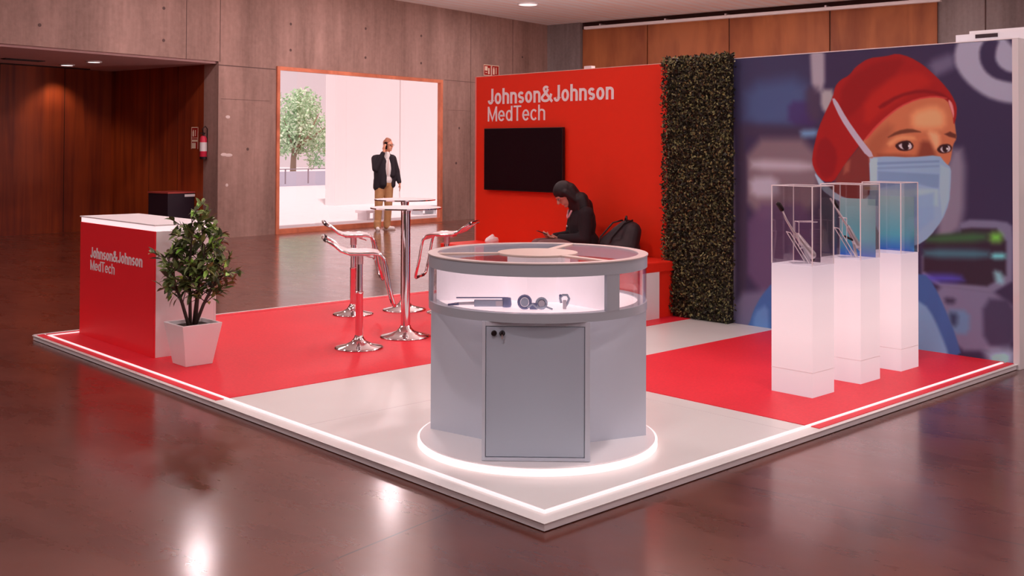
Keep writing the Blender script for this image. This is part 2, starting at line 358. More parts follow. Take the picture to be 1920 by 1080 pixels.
tag(pb.build('trim_2', patchm, rot=HROT), kind='structure')
# right wall: oak panels between concrete columns
struct(B().box(U1, U1+.5, V0, V1, 0, CEIL), 'wall_right', concd)
struct(B().box(U1-.14, U1, 12.1, V1, 0, CEIL), 'trim_3', concd)
wb = B()
for a, b_ in ((12.08, 10.24), (10.21, 8.11), (8.08, 5.77), (5.74, 3.55)):
    wb.box(U1-.06, U1, b_, a, 0, 4.62)
tag(wb.build('trim_4', woodw, rot=HROT, bevel=.004), kind='structure')
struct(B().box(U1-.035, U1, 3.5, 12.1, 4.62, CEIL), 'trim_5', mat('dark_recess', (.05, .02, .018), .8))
struct(B().box(U1-.02, U1, 2.64, 2.66, 0, CEIL), 'trim_6', holem)
# hall sides that stand outside the frame
dimc = mat('dim_concrete', alb(120, 92, 88, .5), .8)
struct(B().box(U0-.3, U0, V0, V1+5, 0, CEIL), 'wall_left', dimc)
struct(B().box(U0, U1+.5, V0-.3, V0, 0, CEIL), 'wall_front', dimc)
# alcove: dark red wood lining under a lower ceiling
struct(B().box(AJ+.0, AJ+.06, V1+.42, 16.55, 0, AZ), 'wall_alcove_side', woodd)
struct(B().box(U0, AJ+.06, 16.5, 16.62, 0, AZ), 'wall_alcove_back', woodd)
struct(B().box(U0, AJ+.06, V1+.06, 16.62, AZ, AZ+.1), 'ceiling_alcove', mat('alcove_plaster', alb(120, 84, 84, .3), .7))
gb = B()
for u in [x*1.25-14 for x in range(18)]:
    if u < AJ: gb.box(u, u+.008, 16.492, 16.5, 0, AZ)
for v in (14.3, 15.2): gb.box(AJ-.003, AJ, v, v+.008, 0, AZ)
gb.box(U0, 7.6, 16.2, 16.26, AZ-.02, AZ)
tag(gb.build('trim_7', mat('panel_shadow_gap', (.03, .008, .006), .8), rot=HROT), kind='structure')
# window
tag(empty('window_1'), kind='structure')
win = bpy.data.objects['window_1']; win.rotation_euler = (0, 0, HROT)
wf = B(); t = .07
wf.box(WU0, WU0+t, V1-.03, V1+.07, 0, WZ); wf.box(WU1-t, WU1, V1-.03, V1+.07, 0, WZ); wf.box(WU0+t, WU1-t, V1-.03, V1+.07, WZ-t, WZ); wf.box(WU0+t, WU1-t, V1-.03, V1+.07, 0, .09)
wf.build('window_frame', frm, win)
B().box(WU0+t, WU1-t, V1+.02, V1+.03, .09, WZ-t).build('window_glass', glass, win)
# white service rail along the right wall just under the ceiling
rl = empty('service_rail', (0, 0, 0), HROT, 'long white service rail mounted under the ceiling along the oak-panelled wall', 'rail')
B().box(18.14, 18.26, 3.4, 11.85, 4.58, 4.65).build('rail', mat('rail_white', alb(190, 156, 156, .4), .5), rl, bevel=.01)
for v in (11.4, 9.6, 8.06, 5.75, 4.0):
    B().box(18.17, 18.44, v-.02, v+.02, 4.655, 4.69).build('bracket', steel, rl)
# two added fill lights, hidden behind the stand, brighten ceiling and oak wall
ul = bpy.data.lights.new('fill_light', 'AREA'); ul.shape = 'RECTANGLE'; ul.size = 1.2; ul.size_y = .3; ul.energy = 300; ul.color = (1.0, .74, .72)
for k, (x, y) in enumerate(((7.6, 2.6), (9.5, 8.6))):
    t_ = empty('added_fill_light', (x, y, 0), 0, ('added fill light behind the mural wall, hidden from the front', 'added fill light behind the red booth wall, hidden from the front')[k], 'lamp')
    B().box(-.62, .62, -.17, .17, 0, .5).build('housing', mat('fill_light_black', (.02, .02, .02), .5), t_, bevel=.01)
    lo = bpy.data.objects.new('fill_light', ul); COL.objects.link(lo); lo.location = (x, y, .52); lo.rotation_euler = (PI, 0, 0)
# round ceiling lamps
dif = mat('lamp_diffuser', (.9, .85, .85), .6, emit=(1.0, .80, .79), es=1.0)
first = None
rimm = mat('lamp_rim', alb(200, 160, 158, .5), .5)
for i, j, u, v in lamp_pts:
    if first is None:
        first = empty('ceiling_lamp', hp(u, v, CEIL-.03))
        B().lathe([(.20, 0), (.225, -.004), (.235, .03)], 32).build('rim', rimm, first, smooth=True)
        B().lathe([(0, -.002), (.198, -.002), (.198, .01)], 32).build('diffuser', dif, first)
        c = first
    else: c = copy_tree(first); c.location = hp(u, v, CEIL-.03)
    if i == 0 and j == 0: tag(c, 'round white ceiling lamp glowing above the red wall at the top of the photo', 'ceiling lamp')
    else: tag(c, 'round flush ceiling lamp in the rows above the hall, out of view', 'ceiling lamp', 'ceiling lamps above the hall')
# alcove downlights
adl = bpy.data.lights.new('downlight', 'SPOT'); adl.energy = 40; adl.spot_size = 1.9; adl.spot_blend = .6; adl.shadow_soft_size = .08; adl.color = (1.0, .70, .45)
for k, (u, v, lb) in enumerate(((6.77, 15.58, 'small round downlight in the alcove ceiling, the left one of two'), (6.66, 14.51, 'small round downlight in the alcove ceiling, the right one of two nearer the beam'))):
    c = empty('recessed_downlight', hp(u, v, AZ-.02), HROT, lb, 'downlight')
    B().lathe([(.10, 0), (.13, -.004), (.135, .02)], 24).build('rim', rimm, c); B().lathe([(0, 0), (.1, 0), (.1, .01)], 24).build('diffuser', dif, c)
lo = bpy.data.objects.new('downlight', adl); COL.objects.link(lo); lo.location = hp(7.05, 16.15, AZ-.06)
vv = empty('ceiling_vent', hp(5.75, 15.2, AZ-.012), HROT, 'dark slotted air vent in the low alcove ceiling at far left', 'vent')
B().box(-.35, .35, -.09, .09, 0, .012).build('frame', mat('vent_dark', (.06, .02, .02), .6), vv)
vb = B(); [vb.box(-.32, .32, -.075+k*.03, -.063+k*.03, -.006, 0) for k in range(6)]; vb.build('slats', black, vv)
# ------------------------------------------------------------------ outside the window
outw = mat('sunlit_render', (.90, .88, .88), .8)
tag(B().box(8.7, 60, V1+.13, 80, -.12, -.02).build('ground_outside', mat('pale_paving', (.80, .76, .76), .8), rot=HROT), kind='structure')
ew = empty('exterior_building', (0, 0, 0), HROT, 'sunlit pale wall of the building outside, right of the tree', 'building')
B().box(17.52, 60, 20, 20.4, -.02, 9).build('wall', outw, ew)
gj = B()
for u in (20.2, 22.0, 24.5): gj.box(u, u+.03, 19.99, 20, 0, 9)
gj.box(17.52, 40, 19.99, 20, 3.9, 3.93)
gj.build('joint', mat('render_joint', (.62, .55, .55), .8), ew)
gl = empty('railing', (0, 0, 0), HROT, 'thin railing above the low bluish parapet below the tree outside', 'railing')
rb = B(); rb.box(20, 32, 33, 33.06, .72, .76)
for k in range(9): rb.box(20.3+k*1.3, 20.34+k*1.3, 33, 33.05, .1, .74)
rb.build('rail', mat('rail_grey', (.25, .22, .26), .5), gl)
lw = B().box(20, 34, 33.4, 33.7, -.02, .62).build('parapet', mat('bluish_parapet', (.50, .52, .62), .7), rot=HROT)
tag(lw, 'low bluish parapet wall outside under the tree', 'wall')
def shade_leaf(name, c1, c2, tr=.0):
    m = bpy.data.materials.new(name); m.use_nodes = True; nt = m.node_tree; N = nt.nodes; b = N['Principled BSDF']; L = nt.links
    g = N.new('ShaderNodeNewGeometry'); r = N.new('ShaderNodeValToRGB'); r.color_ramp.elements[0].color = (*c1, 1); r.color_ramp.elements[1].color = (*c2, 1); r.color_ramp.elements[0].position = tr
    L.new(g.outputs['Random Per Island'], r.inputs['Fac']); L.new(r.outputs['Color'], b.inputs['Base Color']); b.inputs['Roughness'].default_value = .42; b.inputs['Specular IOR Level'].default_value = .4
    return m
def leaf(b, p, d, n, l, w_):
    """one pointed folded leaf: base p, direction d, face normal n"""
    d = d.normalized(); s = d.cross(n)
    s = s.normalized() if s.length > 1e-3 else Vector((1, 0, 0)); n = s.cross(d)
    q = len(b.v); m1 = p+d*l*.35; m2 = p+d*l*.7
    b.v += [tuple(x) for x in (p, m1+s*w_*.5+n*w_*.12, m1-s*w_*.5+n*w_*.12, m1, m2+s*w_*.36+n*w_*.1-n*l*.04, m2-s*w_*.36+n*w_*.1-n*l*.04, m2-n*l*.04, p+d*l-n*l*.12)]
    b.f += [(q, q+3, q+1), (q, q+2, q+3), (q+3, q+6, q+4, q+1), (q+2, q+5, q+6, q+3), (q+6, q+7, q+4), (q+5, q+7, q+6)]
def rv(): return Vector((random.gauss(0, 1), random.gauss(0, 1), random.gauss(0, 1))).normalized()
tree = empty('tree', hp(30.3, 36), HROT, 'pale green leafy tree outside, seen through the left of the window', 'tree')
tb = B(); tb.tube([(-.5, 0, 0), (-.45, 0, 1.2), (-.2, .1, 2.2)], [.16, .13, .09], 8)
tips = []
for k in range(9):
    a = k*2*PI/9; e = Vector((-.2+1.3*math.cos(a), 1.2*math.sin(a), 2.6+random.random()*1.3)); tb.tube([(-.4, 0, 1.3+.1*k*.5), ((-.3+e.x)/2, e.y/2, 2.1), e], [.07, .05, .02], 6)
tb.build('trunk', mat('bark_pale', (.30, .22, .16), .8), tree)
lb = B()
blobs = [((-.7, 0, 2.9), 1.35), ((.5, 0, 2.5), 1.15), ((-1.4, 0, 2.2), .95), ((.1, 0, 3.7), .9), ((1.25, .2, 2.0), .75), ((-.2, .3, 1.9), .8), ((.7, -.2, 1.1), .45), ((1.3, 1.5, 3.9), .7)]
for c, r in blobs:
    for k in range(int(620*r*r)):
        d = rv(); p = Vector(c)+d*r*(random.random()**.4)
        leaf(lb, p, rv(), rv(), .16+.08*random.random(), .10)
lb.build('foliage', shade_leaf('tree_leaf', (.34, .62, .34), (.70, .88, .66)), tree)
for k, (u, v, lb_) in enumerate(((14.0, 15.0, 'low pale bench outside on the paving, left of the man\'s legs'), (16.25, 15.4, 'low bluish bench outside on the paving, right of the man\'s legs'))):
    c = empty('outdoor_bench', hp(u, v, -.02), HROT, lb_, 'bench'); mm = mat('bench_stone_%s' % ('pale', 'blue')[k], ((.80, .76, .78), (.62, .70, .74))[k], .7)
    B().box(-.35, .35, -.18, .18, .16, .22).build('seat', mm, c); B().box(-.3, -.2, -.15, .15, 0, .16).build('leg', mm, c); B().box(.2, .3, -.15, .15, 0, .16).build('leg', mm, c)

# ------------------------------------------------------------------ exhibition platform
LX, LY, TD = 4.915, 6.05, .041
plat = empty('exhibition_platform', (0, 0, 0), 0, 'low white stand platform with a glowing light line along its edges, on the brown floor', 'platform')
B().box(0.012, LX-.0, 0.012, LY, .004, TD-.003).build('edge_board', edgem, plat)
B().box(0, LX, 0, LY, TD-.003, TD).build('deck', deckm, plat, bevel=.0015)
sj = B()
sj.box(.12, 4.8, 2.030, 2.034, TD, TD+.0004); sj.box(2.05, 2.054, .1, 2.9, TD, TD+.0004)
sj.build('panel_seam', mat('seam_grey', alb(150, 132, 132, .5), .6), plat)
LZ = TD+.004
l1 = B().box(.085, .103, .085, 5.93, LZ-.003, LZ+.006).build('led_strip', ledm, plat)
l2 = B().box(.103, LX-.06, .085, .103, LZ-.003, LZ+.006).build('led_strip', ledm, plat)
l3 = B().box(.103, .42, 5.912, 5.93, LZ-.003, LZ+.006).build('led_strip', ledm, plat)
B().box(.012, LX, LY-.02, LY, TD, TD+.006).build('trim_strip', white, plat)
def carpet(name, rects, label):
    b = B()
    for x0, x1, y0, y1 in rects: b.box(x0, x1, y0, y1, TD, TD+.0035)
    o = b.build(name, redc); return tag(o, label, 'carpet')
carpet('red_carpet', [(.03, .085, 2.913, 6.02), (.103, LX, 2.913, 5.912), (.103, LX, 5.93, 6.02)], 'red carpet under the counter, bar tables and stools on the left of the stand')
carpet('red_carpet', [(2.212, LX, .103, 2.05), (2.212, LX, .03, .085)], 'red carpet under the three glowing pedestals on the right of the stand')
TC = TD+.0035

# ------------------------------------------------------------------ booth wall (plane x = LX)
def facing(o, y0, z0, x=LX-.0015):
    """stand local XZ artwork on the wall: local +X runs towards -Y (left to right in the photo)"""
    o.matrix_local = Matrix.Translation((x, y0, z0)) @ Matrix.Rotation(-PI/2, 4, 'Z'); return o
rwall = empty('red_booth_wall', (LX, 4.6, TD), 0, 'tall bright red booth wall with white company lettering behind the bench', 'wall panel')
def rel(o, par):  # keep world coordinates of geometry while parenting
    o.parent = par; o.matrix_parent_inverse = par.matrix_basis.inverted(); return o
rel(B().box(LX, LX+.10, 3.20, LY, TD, 2.44).build('panel', redw), rwall)
rel(B().box(LX-.002, LX+.10, 3.20, LY, 2.44, 2.446).build('top_edge', mat('edge_alu', alb(210, 130, 120, .5), .4, metal=0), None), rwall)
rel(B().box(LX-.004, LX+.10, LY, LY+.02, TD, 2.446).build('side_edge', mat('edge_red_light', alb(190, 90, 84, .5), .5), None), rwall)
rel(B().box(LX-.0, LX+.06, 4.26, 4.36, 2.446, 2.475).build('clip', white, None), rwall)
for tx, wd, h, z in (('Johnson&Johnson', 1.905, .178, 2.118), ('MedTech', .925, .170, 1.925)):
    o = text_mesh('lettering', tx, wd, h, letm, None, .155 if z > 2 else .115)
    m_ = Matrix.Translation((LX-.001, 5.852, z)) @ Matrix.Rotation(-PI/2, 4, 'Z'); o.matrix_world = m_
    bpy.context.view_layer.update(); o.parent = rwall; o.matrix_parent_inverse = rwall.matrix_basis.inverted(); o.matrix_basis = m_
# mural: printed picture of a masked surgeon, painted as colours of a fine mesh grid (the print's own picture)
MURAL=[
((58,52,80),0.12,1,[2.69,2.578,1.658,2.506,1.658,1.802,2.69,1.816]),
((70,84,124),0.1,0.8,[2.381,2.203,1.741,2.251,1.742,1.822,2.381,1.812]),
((64,44,90),0.04,0.8,[1.933,2.033,1.7,2.026,1.638,1.802,1.933,1.825]),
((150,136,148),0.03,1,[1.724,2.511,1.583,2.501,1.58,2.105,1.7,2.091]),
((70,54,74),0.05,0.9,[1.762,2.158,1.617,2.134,1.617,1.839,1.742,1.878]),
((158,146,150),0.03,0.95,[1.617,2.125,1.484,2.119,1.535,1.901,1.617,1.968]),
((62,48,68),0.05,0.8,[2.546,1.853,1.638,1.802,1.638,1.71,2.546,1.734]),
((118,96,104),0.06,0.95,[2.37,1.714,1.638,1.71,1.639,1.028,2.37,0.991]),
((104,140,178),0.04,0.9,[1.816,1.782,1.648,1.787,1.659,1.725,1.801,1.72]),
((168,154,166),0.05,0.9,[2.312,1.529,1.7,1.506,1.7,1.432,2.312,1.431]),
((165,155,170),0.05,0.9,[2.335,1.363,2.043,1.378,2.021,1.198,2.312,1.188]),
((90,66,96),0.05,0.9,[2.358,1.128,1.659,1.156,1.66,0.4,2.358,0.33]),
((128,112,124),0.04,0.9,[2.565,1.735,2.494,1.734,2.479,0.122,2.574,0.111]),
((60,46,64),0.03,0.9,[2.475,1.754,2.367,1.753,2.363,0.135,2.47,0.123]),
((112,98,124),0.05,0.8,[2.489,0.305,2.091,0.387,2.091,-0.028,2.515,-0.083]),
((104,92,118),0.05,0.9,[0.684,2.301,0.477,2.365,0.46,2.255,0.563,2.21,0.632,2.188]),
((152,142,162),0.025,1,[0.434,2.471,0.468,2.373,0.464,2.272,0.419,2.186,0.344,2.1,0.23,2.016,0.118,1.974,-0.0,1.954,-0.002,2.454]),
((56,44,70),0.02,1,[0.236,2.448,0.277,2.377,0.274,2.286,0.237,2.21,0.173,2.154,0.085,2.124,-0.001,2.108,-0.001,2.182,0.069,2.195,0.129,2.237,0.161,2.296,0.154,2.368,0.128,2.44]),
((132,118,136),0.05,0.9,[0.514,1.62,0.387,1.62,0.401,1.039,0.516,0.933,0.636,0.942]),
((112,104,132),0.03,1,[0.713,0.578,0.036,0.554,0.037,0.135,0.507,0.07]),
((112,104,130),0.02,1,[0.43,1.084,0.093,1.089,0.028,1.043,0.044,0.536,0.732,0.558,0.732,0.837,0.431,0.948]),
((52,36,50),0.02,1,[0.722,0.939,0.44,0.969,0.412,1.022,0.085,1.031,0.087,0.593,0.723,0.586]),
((60,96,60),0.04,0.9,[0.693,0.941,0.233,1.0,0.233,0.925,0.693,0.886]),
((110,175,70),0.04,1,[0.201,0.995,0.119,0.999,0.12,0.929,0.202,0.924]),
((70,110,125),0.04,0.9,[0.712,0.838,0.216,0.864,0.216,0.802,0.712,0.773]),
((110,190,195),0.03,1,[0.19,0.843,0.094,0.85,0.094,0.808,0.19,0.8]),
((130,175,185),0.03,0.9,[0.181,0.716,0.112,0.704,0.104,0.617,0.164,0.629]),
((78,70,170),0.04,0.9,[0.722,0.642,0.432,0.659,0.396,0.608,0.723,0.577]),
((66,56,82),0.03,1,[0.261,0.495,0.027,0.511,0.029,0.145,0.254,0.141]),
((56,48,70),0.03,1,[0.552,0.474,0.469,0.474,0.478,0.433,0.543,0.429]),
((96,120,155),0.03,1,[0.543,0.384,0.36,0.395,0.361,0.216,0.488,0.199]),
((50,56,84),0.035,1,[0.516,0.36,0.451,0.358,0.461,0.266,0.507,0.27]),
((150,160,185),0.05,0.9,[0.254,0.114,0.02,0.164,0.021,0.016,0.219,0.021]),
((140,215,235),0.03,0.9,[0.184,0.08,0.08,0.103,0.08,0.033,0.202,0.024]),
((62,88,142),0.012,1,[2.438,-0.073,2.337,0.046,2.292,0.178,2.213,0.312,2.091,0.45,1.626,0.633,0.722,0.651,0.637,0.567,0.543,0.375,0.47,0.202,0.416,0.028,0.734,-0.018,2.14,-0.014]),
((112,142,178),0.02,1,[0.989,0.495,0.714,0.411,0.638,0.309,0.544,0.101,0.517,0.014,0.99,-0.055]),
((96,122,170),0.03,0.8,[2.287,0.157,2.14,0.257,2.128,-0.012,2.3,-0.034]),
((112,42,40),0.02,1,[1.536,1.343,1.182,1.352,1.106,1.301,1.182,1.192,1.376,1.167,1.516,1.253]),
((182,100,70),0.006,1,[1.258,1.654,1.105,1.866,0.81,2.05,0.546,2.041,0.495,1.972,0.475,1.887,0.462,1.77,0.454,1.703,0.483,1.653,0.493,1.586,0.505,1.519,0.565,1.451,1.144,1.441,1.22,1.511]),
((222,148,106),0.05,0.9,[0.81,1.912,0.633,1.959,0.547,1.906,0.547,1.788,0.686,1.773,0.81,1.791]),
((150,78,56),0.05,0.8,[1.22,1.672,1.03,1.829,0.956,1.793,1.03,1.654,1.106,1.513,1.22,1.511]),
((112,46,44),0.02,1,[1.22,1.693,1.297,1.609,1.376,1.528,1.456,1.418,1.496,1.344,1.376,1.221,1.201,1.209,1.167,1.335,1.166,1.512]),
((150,80,66),0.02,0.8,[1.396,1.509,1.346,1.528,1.356,1.438,1.406,1.41]),
((120,54,42),0.03,0.9,[0.739,1.688,0.651,1.679,0.625,1.586,0.608,1.543,0.793,1.533,0.757,1.602]),
((226,160,120),0.03,0.8,[0.686,1.764,0.59,1.746,0.582,1.653,0.617,1.611,0.651,1.67]),
((205,135,95),0.02,0.8,[1.03,1.671,0.919,1.732,0.793,1.726,0.775,1.688,0.919,1.697,0.993,1.636]),
((130,64,48),0.02,0.7,[1.105,1.583,0.92,1.584,0.775,1.568,0.775,1.533,1.124,1.53]),
((96,50,38),0.008,0.9,[1.039,1.703,0.937,1.767,0.828,1.786,0.718,1.753,0.81,1.753,0.919,1.741]),
((84,40,34),0.008,0.9,[0.551,1.737,0.505,1.757,0.456,1.733,0.459,1.703,0.513,1.717]),
((58,26,28),0.006,1,[0.96,1.65,0.91,1.683,0.838,1.692,0.796,1.654,0.807,1.619,0.865,1.603,0.923,1.61]),
((186,166,172),0.004,1,[0.929,1.65,0.897,1.667,0.829,1.674,0.809,1.64,0.829,1.616,0.898,1.619]),
((44,22,26),0.005,1,[0.892,1.678,0.843,1.679,0.832,1.65,0.843,1.614,0.879,1.614,0.898,1.645]),
((230,220,220),0.003,1,[0.843,1.654,0.825,1.654,0.825,1.636,0.843,1.636]),
((58,26,28),0.006,1,[0.613,1.619,0.579,1.657,0.513,1.663,0.486,1.633,0.503,1.6,0.556,1.586,0.593,1.593]),
((186,166,172),0.004,1,[0.586,1.62,0.565,1.643,0.513,1.65,0.5,1.623,0.517,1.6,0.565,1.594]),
((44,22,26),0.005,1,[0.561,1.653,0.527,1.657,0.517,1.626,0.531,1.596,0.556,1.598,0.568,1.623]),
((230,220,220),0.003,1,[0.534,1.631,0.52,1.631,0.52,1.616,0.534,1.616]),
((146,28,28),0.006,1,[1.704,1.506,1.69,1.617,1.638,1.802,1.576,1.93,1.505,2.056,1.484,2.147,1.434,2.199,1.355,2.232,1.296,2.301,1.18,2.366,1.028,2.371,0.936,2.389,0.827,2.353,0.72,2.286,0.632,2.205,0.563,2.134,0.495,2.047,0.451,1.954,0.455,1.87,0.476,1.8,0.485,1.888,0.529,2.01,0.633,2.03,0.774,2.014,0.919,1.958,1.03,1.882,1.124,1.795,1.22,1.699,1.297,1.609,1.376,1.519,1.436,1.436,1.496,1.344,1.597,1.342,1.669,1.423]),
((128,24,26),0.03,0.8,[1.414,2.18,1.104,2.343,0.845,2.345,0.992,2.179,1.219,1.993,1.375,1.871,1.455,1.909]),
((170,36,30),0.04,0.7,[1.219,2.046,0.955,2.212,0.738,2.236,0.632,2.129,0.81,2.067,1.029,1.952,1.219,1.797]),
((118,22,26),0.012,0.9,[1.104,1.972,0.918,2.062,0.738,2.095,0.581,2.067,0.495,2.005,0.495,1.985,0.598,2.042,0.738,2.068,0.918,2.036,1.076,1.939]),
((190,60,60),0.006,0.8,[1.219,1.704,1.124,1.81,1.02,1.896,0.909,1.97,0.77,2.024,0.633,2.04,0.529,2.02,0.526,2.006,0.633,2.028,0.77,2.011,0.909,1.954,1.015,1.878,1.112,1.792,1.204,1.69]),
((205,130,130),0.006,0.9,[0.512,2.006,0.485,1.971,0.472,1.901,0.479,1.854,0.489,1.901,0.519,1.986]),
((122,22,28),0.02,0.7,[1.68,1.506,1.638,1.691,1.556,1.728,1.455,1.581,1.496,1.399,1.597,1.36]),
((170,152,168),0.005,1,[1.519,2.042,1.483,2.048,1.375,1.871,1.258,1.717,1.128,1.562,1.191,1.551,1.317,1.708,1.435,1.872]),
((150,165,190),0.008,1,[1.69,1.432,1.597,1.342,1.456,1.233,1.298,1.191,1.201,1.218,1.144,1.3,1.069,1.232,1.144,1.158,1.298,1.143,1.476,1.19,1.618,1.277]),
((132,152,182),0.006,1,[1.178,1.551,1.012,1.563,0.829,1.554,0.591,1.576,0.548,1.519,0.497,1.477,0.501,1.352,0.515,1.201,0.567,1.073,0.671,0.932,0.777,0.856,0.94,0.833,1.051,0.873,1.126,1.0,1.182,1.157,1.167,1.335]),
((154,172,200),0.01,0.9,[1.174,1.547,1.105,1.548,1.096,1.354,1.125,1.212,1.167,1.228]),
((104,124,160),0.008,0.8,[1.106,1.513,0.591,1.535,0.591,1.518,1.106,1.491]),
((112,132,165),0.008,0.8,[1.106,1.474,0.591,1.498,0.591,1.481,1.106,1.453]),
((108,128,162),0.012,0.8,[1.106,1.442,0.591,1.425,0.592,1.307,0.829,1.361,1.106,1.301]),
((150,170,198),0.02,0.8,[1.106,1.292,0.6,1.312,0.601,1.18,1.106,1.107]),
((148,166,190),0.012,0.8,[0.582,1.501,0.507,1.469,0.515,1.234,0.57,1.098,0.592,1.316]),
((122,145,180),0.02,0.8,[0.83,1.24,0.635,1.281,0.636,1.078,0.777,0.951])]

def make_mural():
    y0, y1, z0, z1 = .035, 2.52, TD, 2.435
    NY, NZ = 500, 482
    ys = np.linspace(y0, y1, NY); zs = np.linspace(z0, z1, NZ); Y, Z = np.meshgrid(ys, zs)
    img = np.zeros((NZ, NY, 3)); img[:] = (56, 44, 70)
    for col, fe, al, pts in MURAL:
        P = np.array(pts).reshape(-1, 2)
        if fe < .03 and len(P) > 5 or fe >= .03:           # round the outline a little
            Q = []
            for i in range(len(P)):
                a, b_ = P[i], P[(i+1) % len(P)]; Q += [a*.78+b_*.22, a*.22+b_*.78]
            P = np.array(Q)
        d = np.full(Y.shape, 1e9); ins = np.zeros(Y.shape, bool)
        for i in range(len(P)):
            ax, az = P[i]; bx, bz = P[(i+1) % len(P)]; ex, ez = bx-ax, bz-az
            t_ = np.clip(((Y-ax)*ex+(Z-az)*ez)/(ex*ex+ez*ez+1e-12), 0, 1)
            d = np.minimum(d, np.hypot(Y-ax-t_*ex, Z-az-t_*ez))
            c = ((az > Z) != (bz > Z)) & (Y < (bx-ax)*(Z-az)/((bz-az) if abs(bz-az) > 1e-12 else 1e-12)+ax); ins ^= c
        sd_ = np.where(ins, d, -d); a = np.clip(sd_/(2*fe)+.5, 0, 1); a = (a*a*(3-2*a)*al)[..., None]
        img = img*(1-a)+np.array(col, float)*a
    e = .66
    c = img/255; c = np.where(c <= .04045, c/12.92, ((c+.055)/1.055)**2.4)/(e*np.array(TINT)); c = np.clip(c, 0, .9)
    vs = np.stack([np.full(Y.size, 0.), Y.ravel(), Z.ravel()], 1)
    i = np.arange(NZ-1)[:, None]*NY+np.arange(NY-1)[None, :]; i = i.ravel()
    fs = np.stack([i, i+NY, i+NY+1, i+1], 1)
    me = bpy.data.meshes.new('print'); me.vertices.add(len(vs)); me.vertices.foreach_set('co', vs.ravel())
    me.loops.add(fs.size); me.loops.foreach_set('vertex_index', fs.ravel().astype(np.int32)); me.polygons.add(len(fs)); me.polygons.foreach_set('loop_start', np.arange(0, fs.size, 4, dtype=np.int32)); me.polygons.foreach_set('loop_total', np.full(len(fs), 4, dtype=np.int32))
    me.update(); me.validate()
    at = me.color_attributes.new('Print', 'FLOAT_COLOR', 'POINT'); at.data.foreach_set('color', np.concatenate([c.reshape(-1, 3), np.ones((c.size//3, 1))], 1).ravel().astype(np.float32))
    m = mat('mural_print', rough=.5, spec=.2); N = m.node_tree.nodes; an = N.new('ShaderNodeVertexColor'); an.layer_name = 'Print'; m.node_tree.links.new(an.outputs[0], N['Principled BSDF'].inputs['Base Color'])
    me.materials.append(m); o = bpy.data.objects.new('print', me); COL.objects.link(o); return o
mw = empty('mural_wall', (LX, 1.2, TD), 0, 'large printed mural of a person in red cap and blue surgical mask behind the glowing pedestals', 'wall panel')
rel(B().box(LX+.002, LX+.10, .035, 2.495, TD, 2.437).build('panel', greym), mw)
pr = make_mural(); pr.location.x = LX; mi = pr.matrix_basis.copy(); rel(pr, mw)
rel(B().box(LX-.01, LX+.11, -.012, .035, 0.0, 2.445).build('post', mat('aluminium_post', alb(176, 164, 172, .5), .45), None, bevel=.003), mw)
rel(B().box(LX-.003, LX+.10, .035, 2.495, 2.437, 2.444).build('top_edge', white, None), mw)
# neighbouring white stand just behind
nb = empty('neighbouring_booth', (0, 0, 0), 0, 'white neighbouring booth with a slotted header peeking above and beside the mural', 'booth')
B().box(5.6, 5.9, -.9, .765, 2.30, 2.574).box(5.62, 5.9, -.9, .66, 2.574, 2.60).build('header', mat('booth_white', alb(186, 162, 174, .45), .5), nb)
B().box(5.594, 5.6, .42, .60, 2.535, 2.566).build('slot', mat('slot_dark', (.03, .012, .016), .6), nb)
B().box(5.6, 5.9, -.9, .22, 0, 2.30).build('wall', mat('booth_panel', alb(196, 178, 188, .5), .5), nb)
B().box(5.40, 5.6, -.6, .19, 1.27, 1.29).build('shelf', mat('shelf_wood', alb(190, 150, 120, .5), .5), nb); B().box(5.40, 5.6, -.6, .19, 1.10, 1.125).build('shelf', white, nb)
B().box(5.46, 5.6, -.6, .18, 1.13, 1.26).build('shelf_box', mat('navy_box', (.04, .03, .06), .5), nb)
B().lathe([(0, -.02), (.05, -.02), (.06, .0), (0, .01)], 20, Matrix.Translation((5.55, .03, 2.42))).build('lamp', mat('lamp_on', (1, .9, .9), .5, emit=(1, .85, .9), es=1.2), nb)

# hedge panel
hd = empty('artificial_hedge_panel', (LX, 2.86, TD), 0, 'dark green artificial hedge panel standing between the red wall and the mural', 'hedge')
rel(B().box(LX-.085, LX+.08, 2.503, 3.197, TD+.0, 2.45).build('backing', mat('hedge_dark', (.014, .012, .006), .9)), hd)
b = B()
for k in range(15000):
    s_ = random.random()
    y = random.uniform(2.475, 3.235); z = random.uniform(TD+.02, 2.475)
    x = LX-.088-random.random()*.045-.02*noise.noise(Vector((y*6, z*6, 0)))
    nn = Vector((-1, random.gauss(0, .7), random.gauss(0, .7))).normalized()
    if s_ < .10: y = 2.495 if s_ < .05 else 3.215; x = LX-.12+random.random()*.10; nn = Vector((-.5, -1 if s_ < .05 else 1, 0)); y += random.gauss(0, .014)
    elif s_ < .125: z = 2.455+random.random()*.03; x = LX-.1+random.random()*.13
    leaf(b, Vector((x, y, z)), Vector((random.gauss(-.4, .4), random.gauss(0, 1), random.gauss(.1, .9))), nn, random.uniform(.02, .036), random.uniform(.012, .02))
rel(b.build('foliage', shade_leaf('hedge_leaf', alb(30, 24, 14, .62), alb(124, 110, 70, .7), .55)), hd)
# television
tv = empty('television', (LX-.03, 5.236, 1.5), 0, 'flat black television hanging on the red wall under the company lettering', 'television')
rel(B().box(LX-.055, LX-.015, 4.617, 5.855, 1.150, 1.845).build('bezel', black, None, bevel=.004), tv)
rel(B().box(LX-.0575, LX-.055, 4.628, 5.844, 1.165, 1.835).build('screen', screenm, None), tv)
rel(B().box(LX-.015, LX, 5.0, 5.5, 1.35, 1.65).build('mount', black, None), tv)
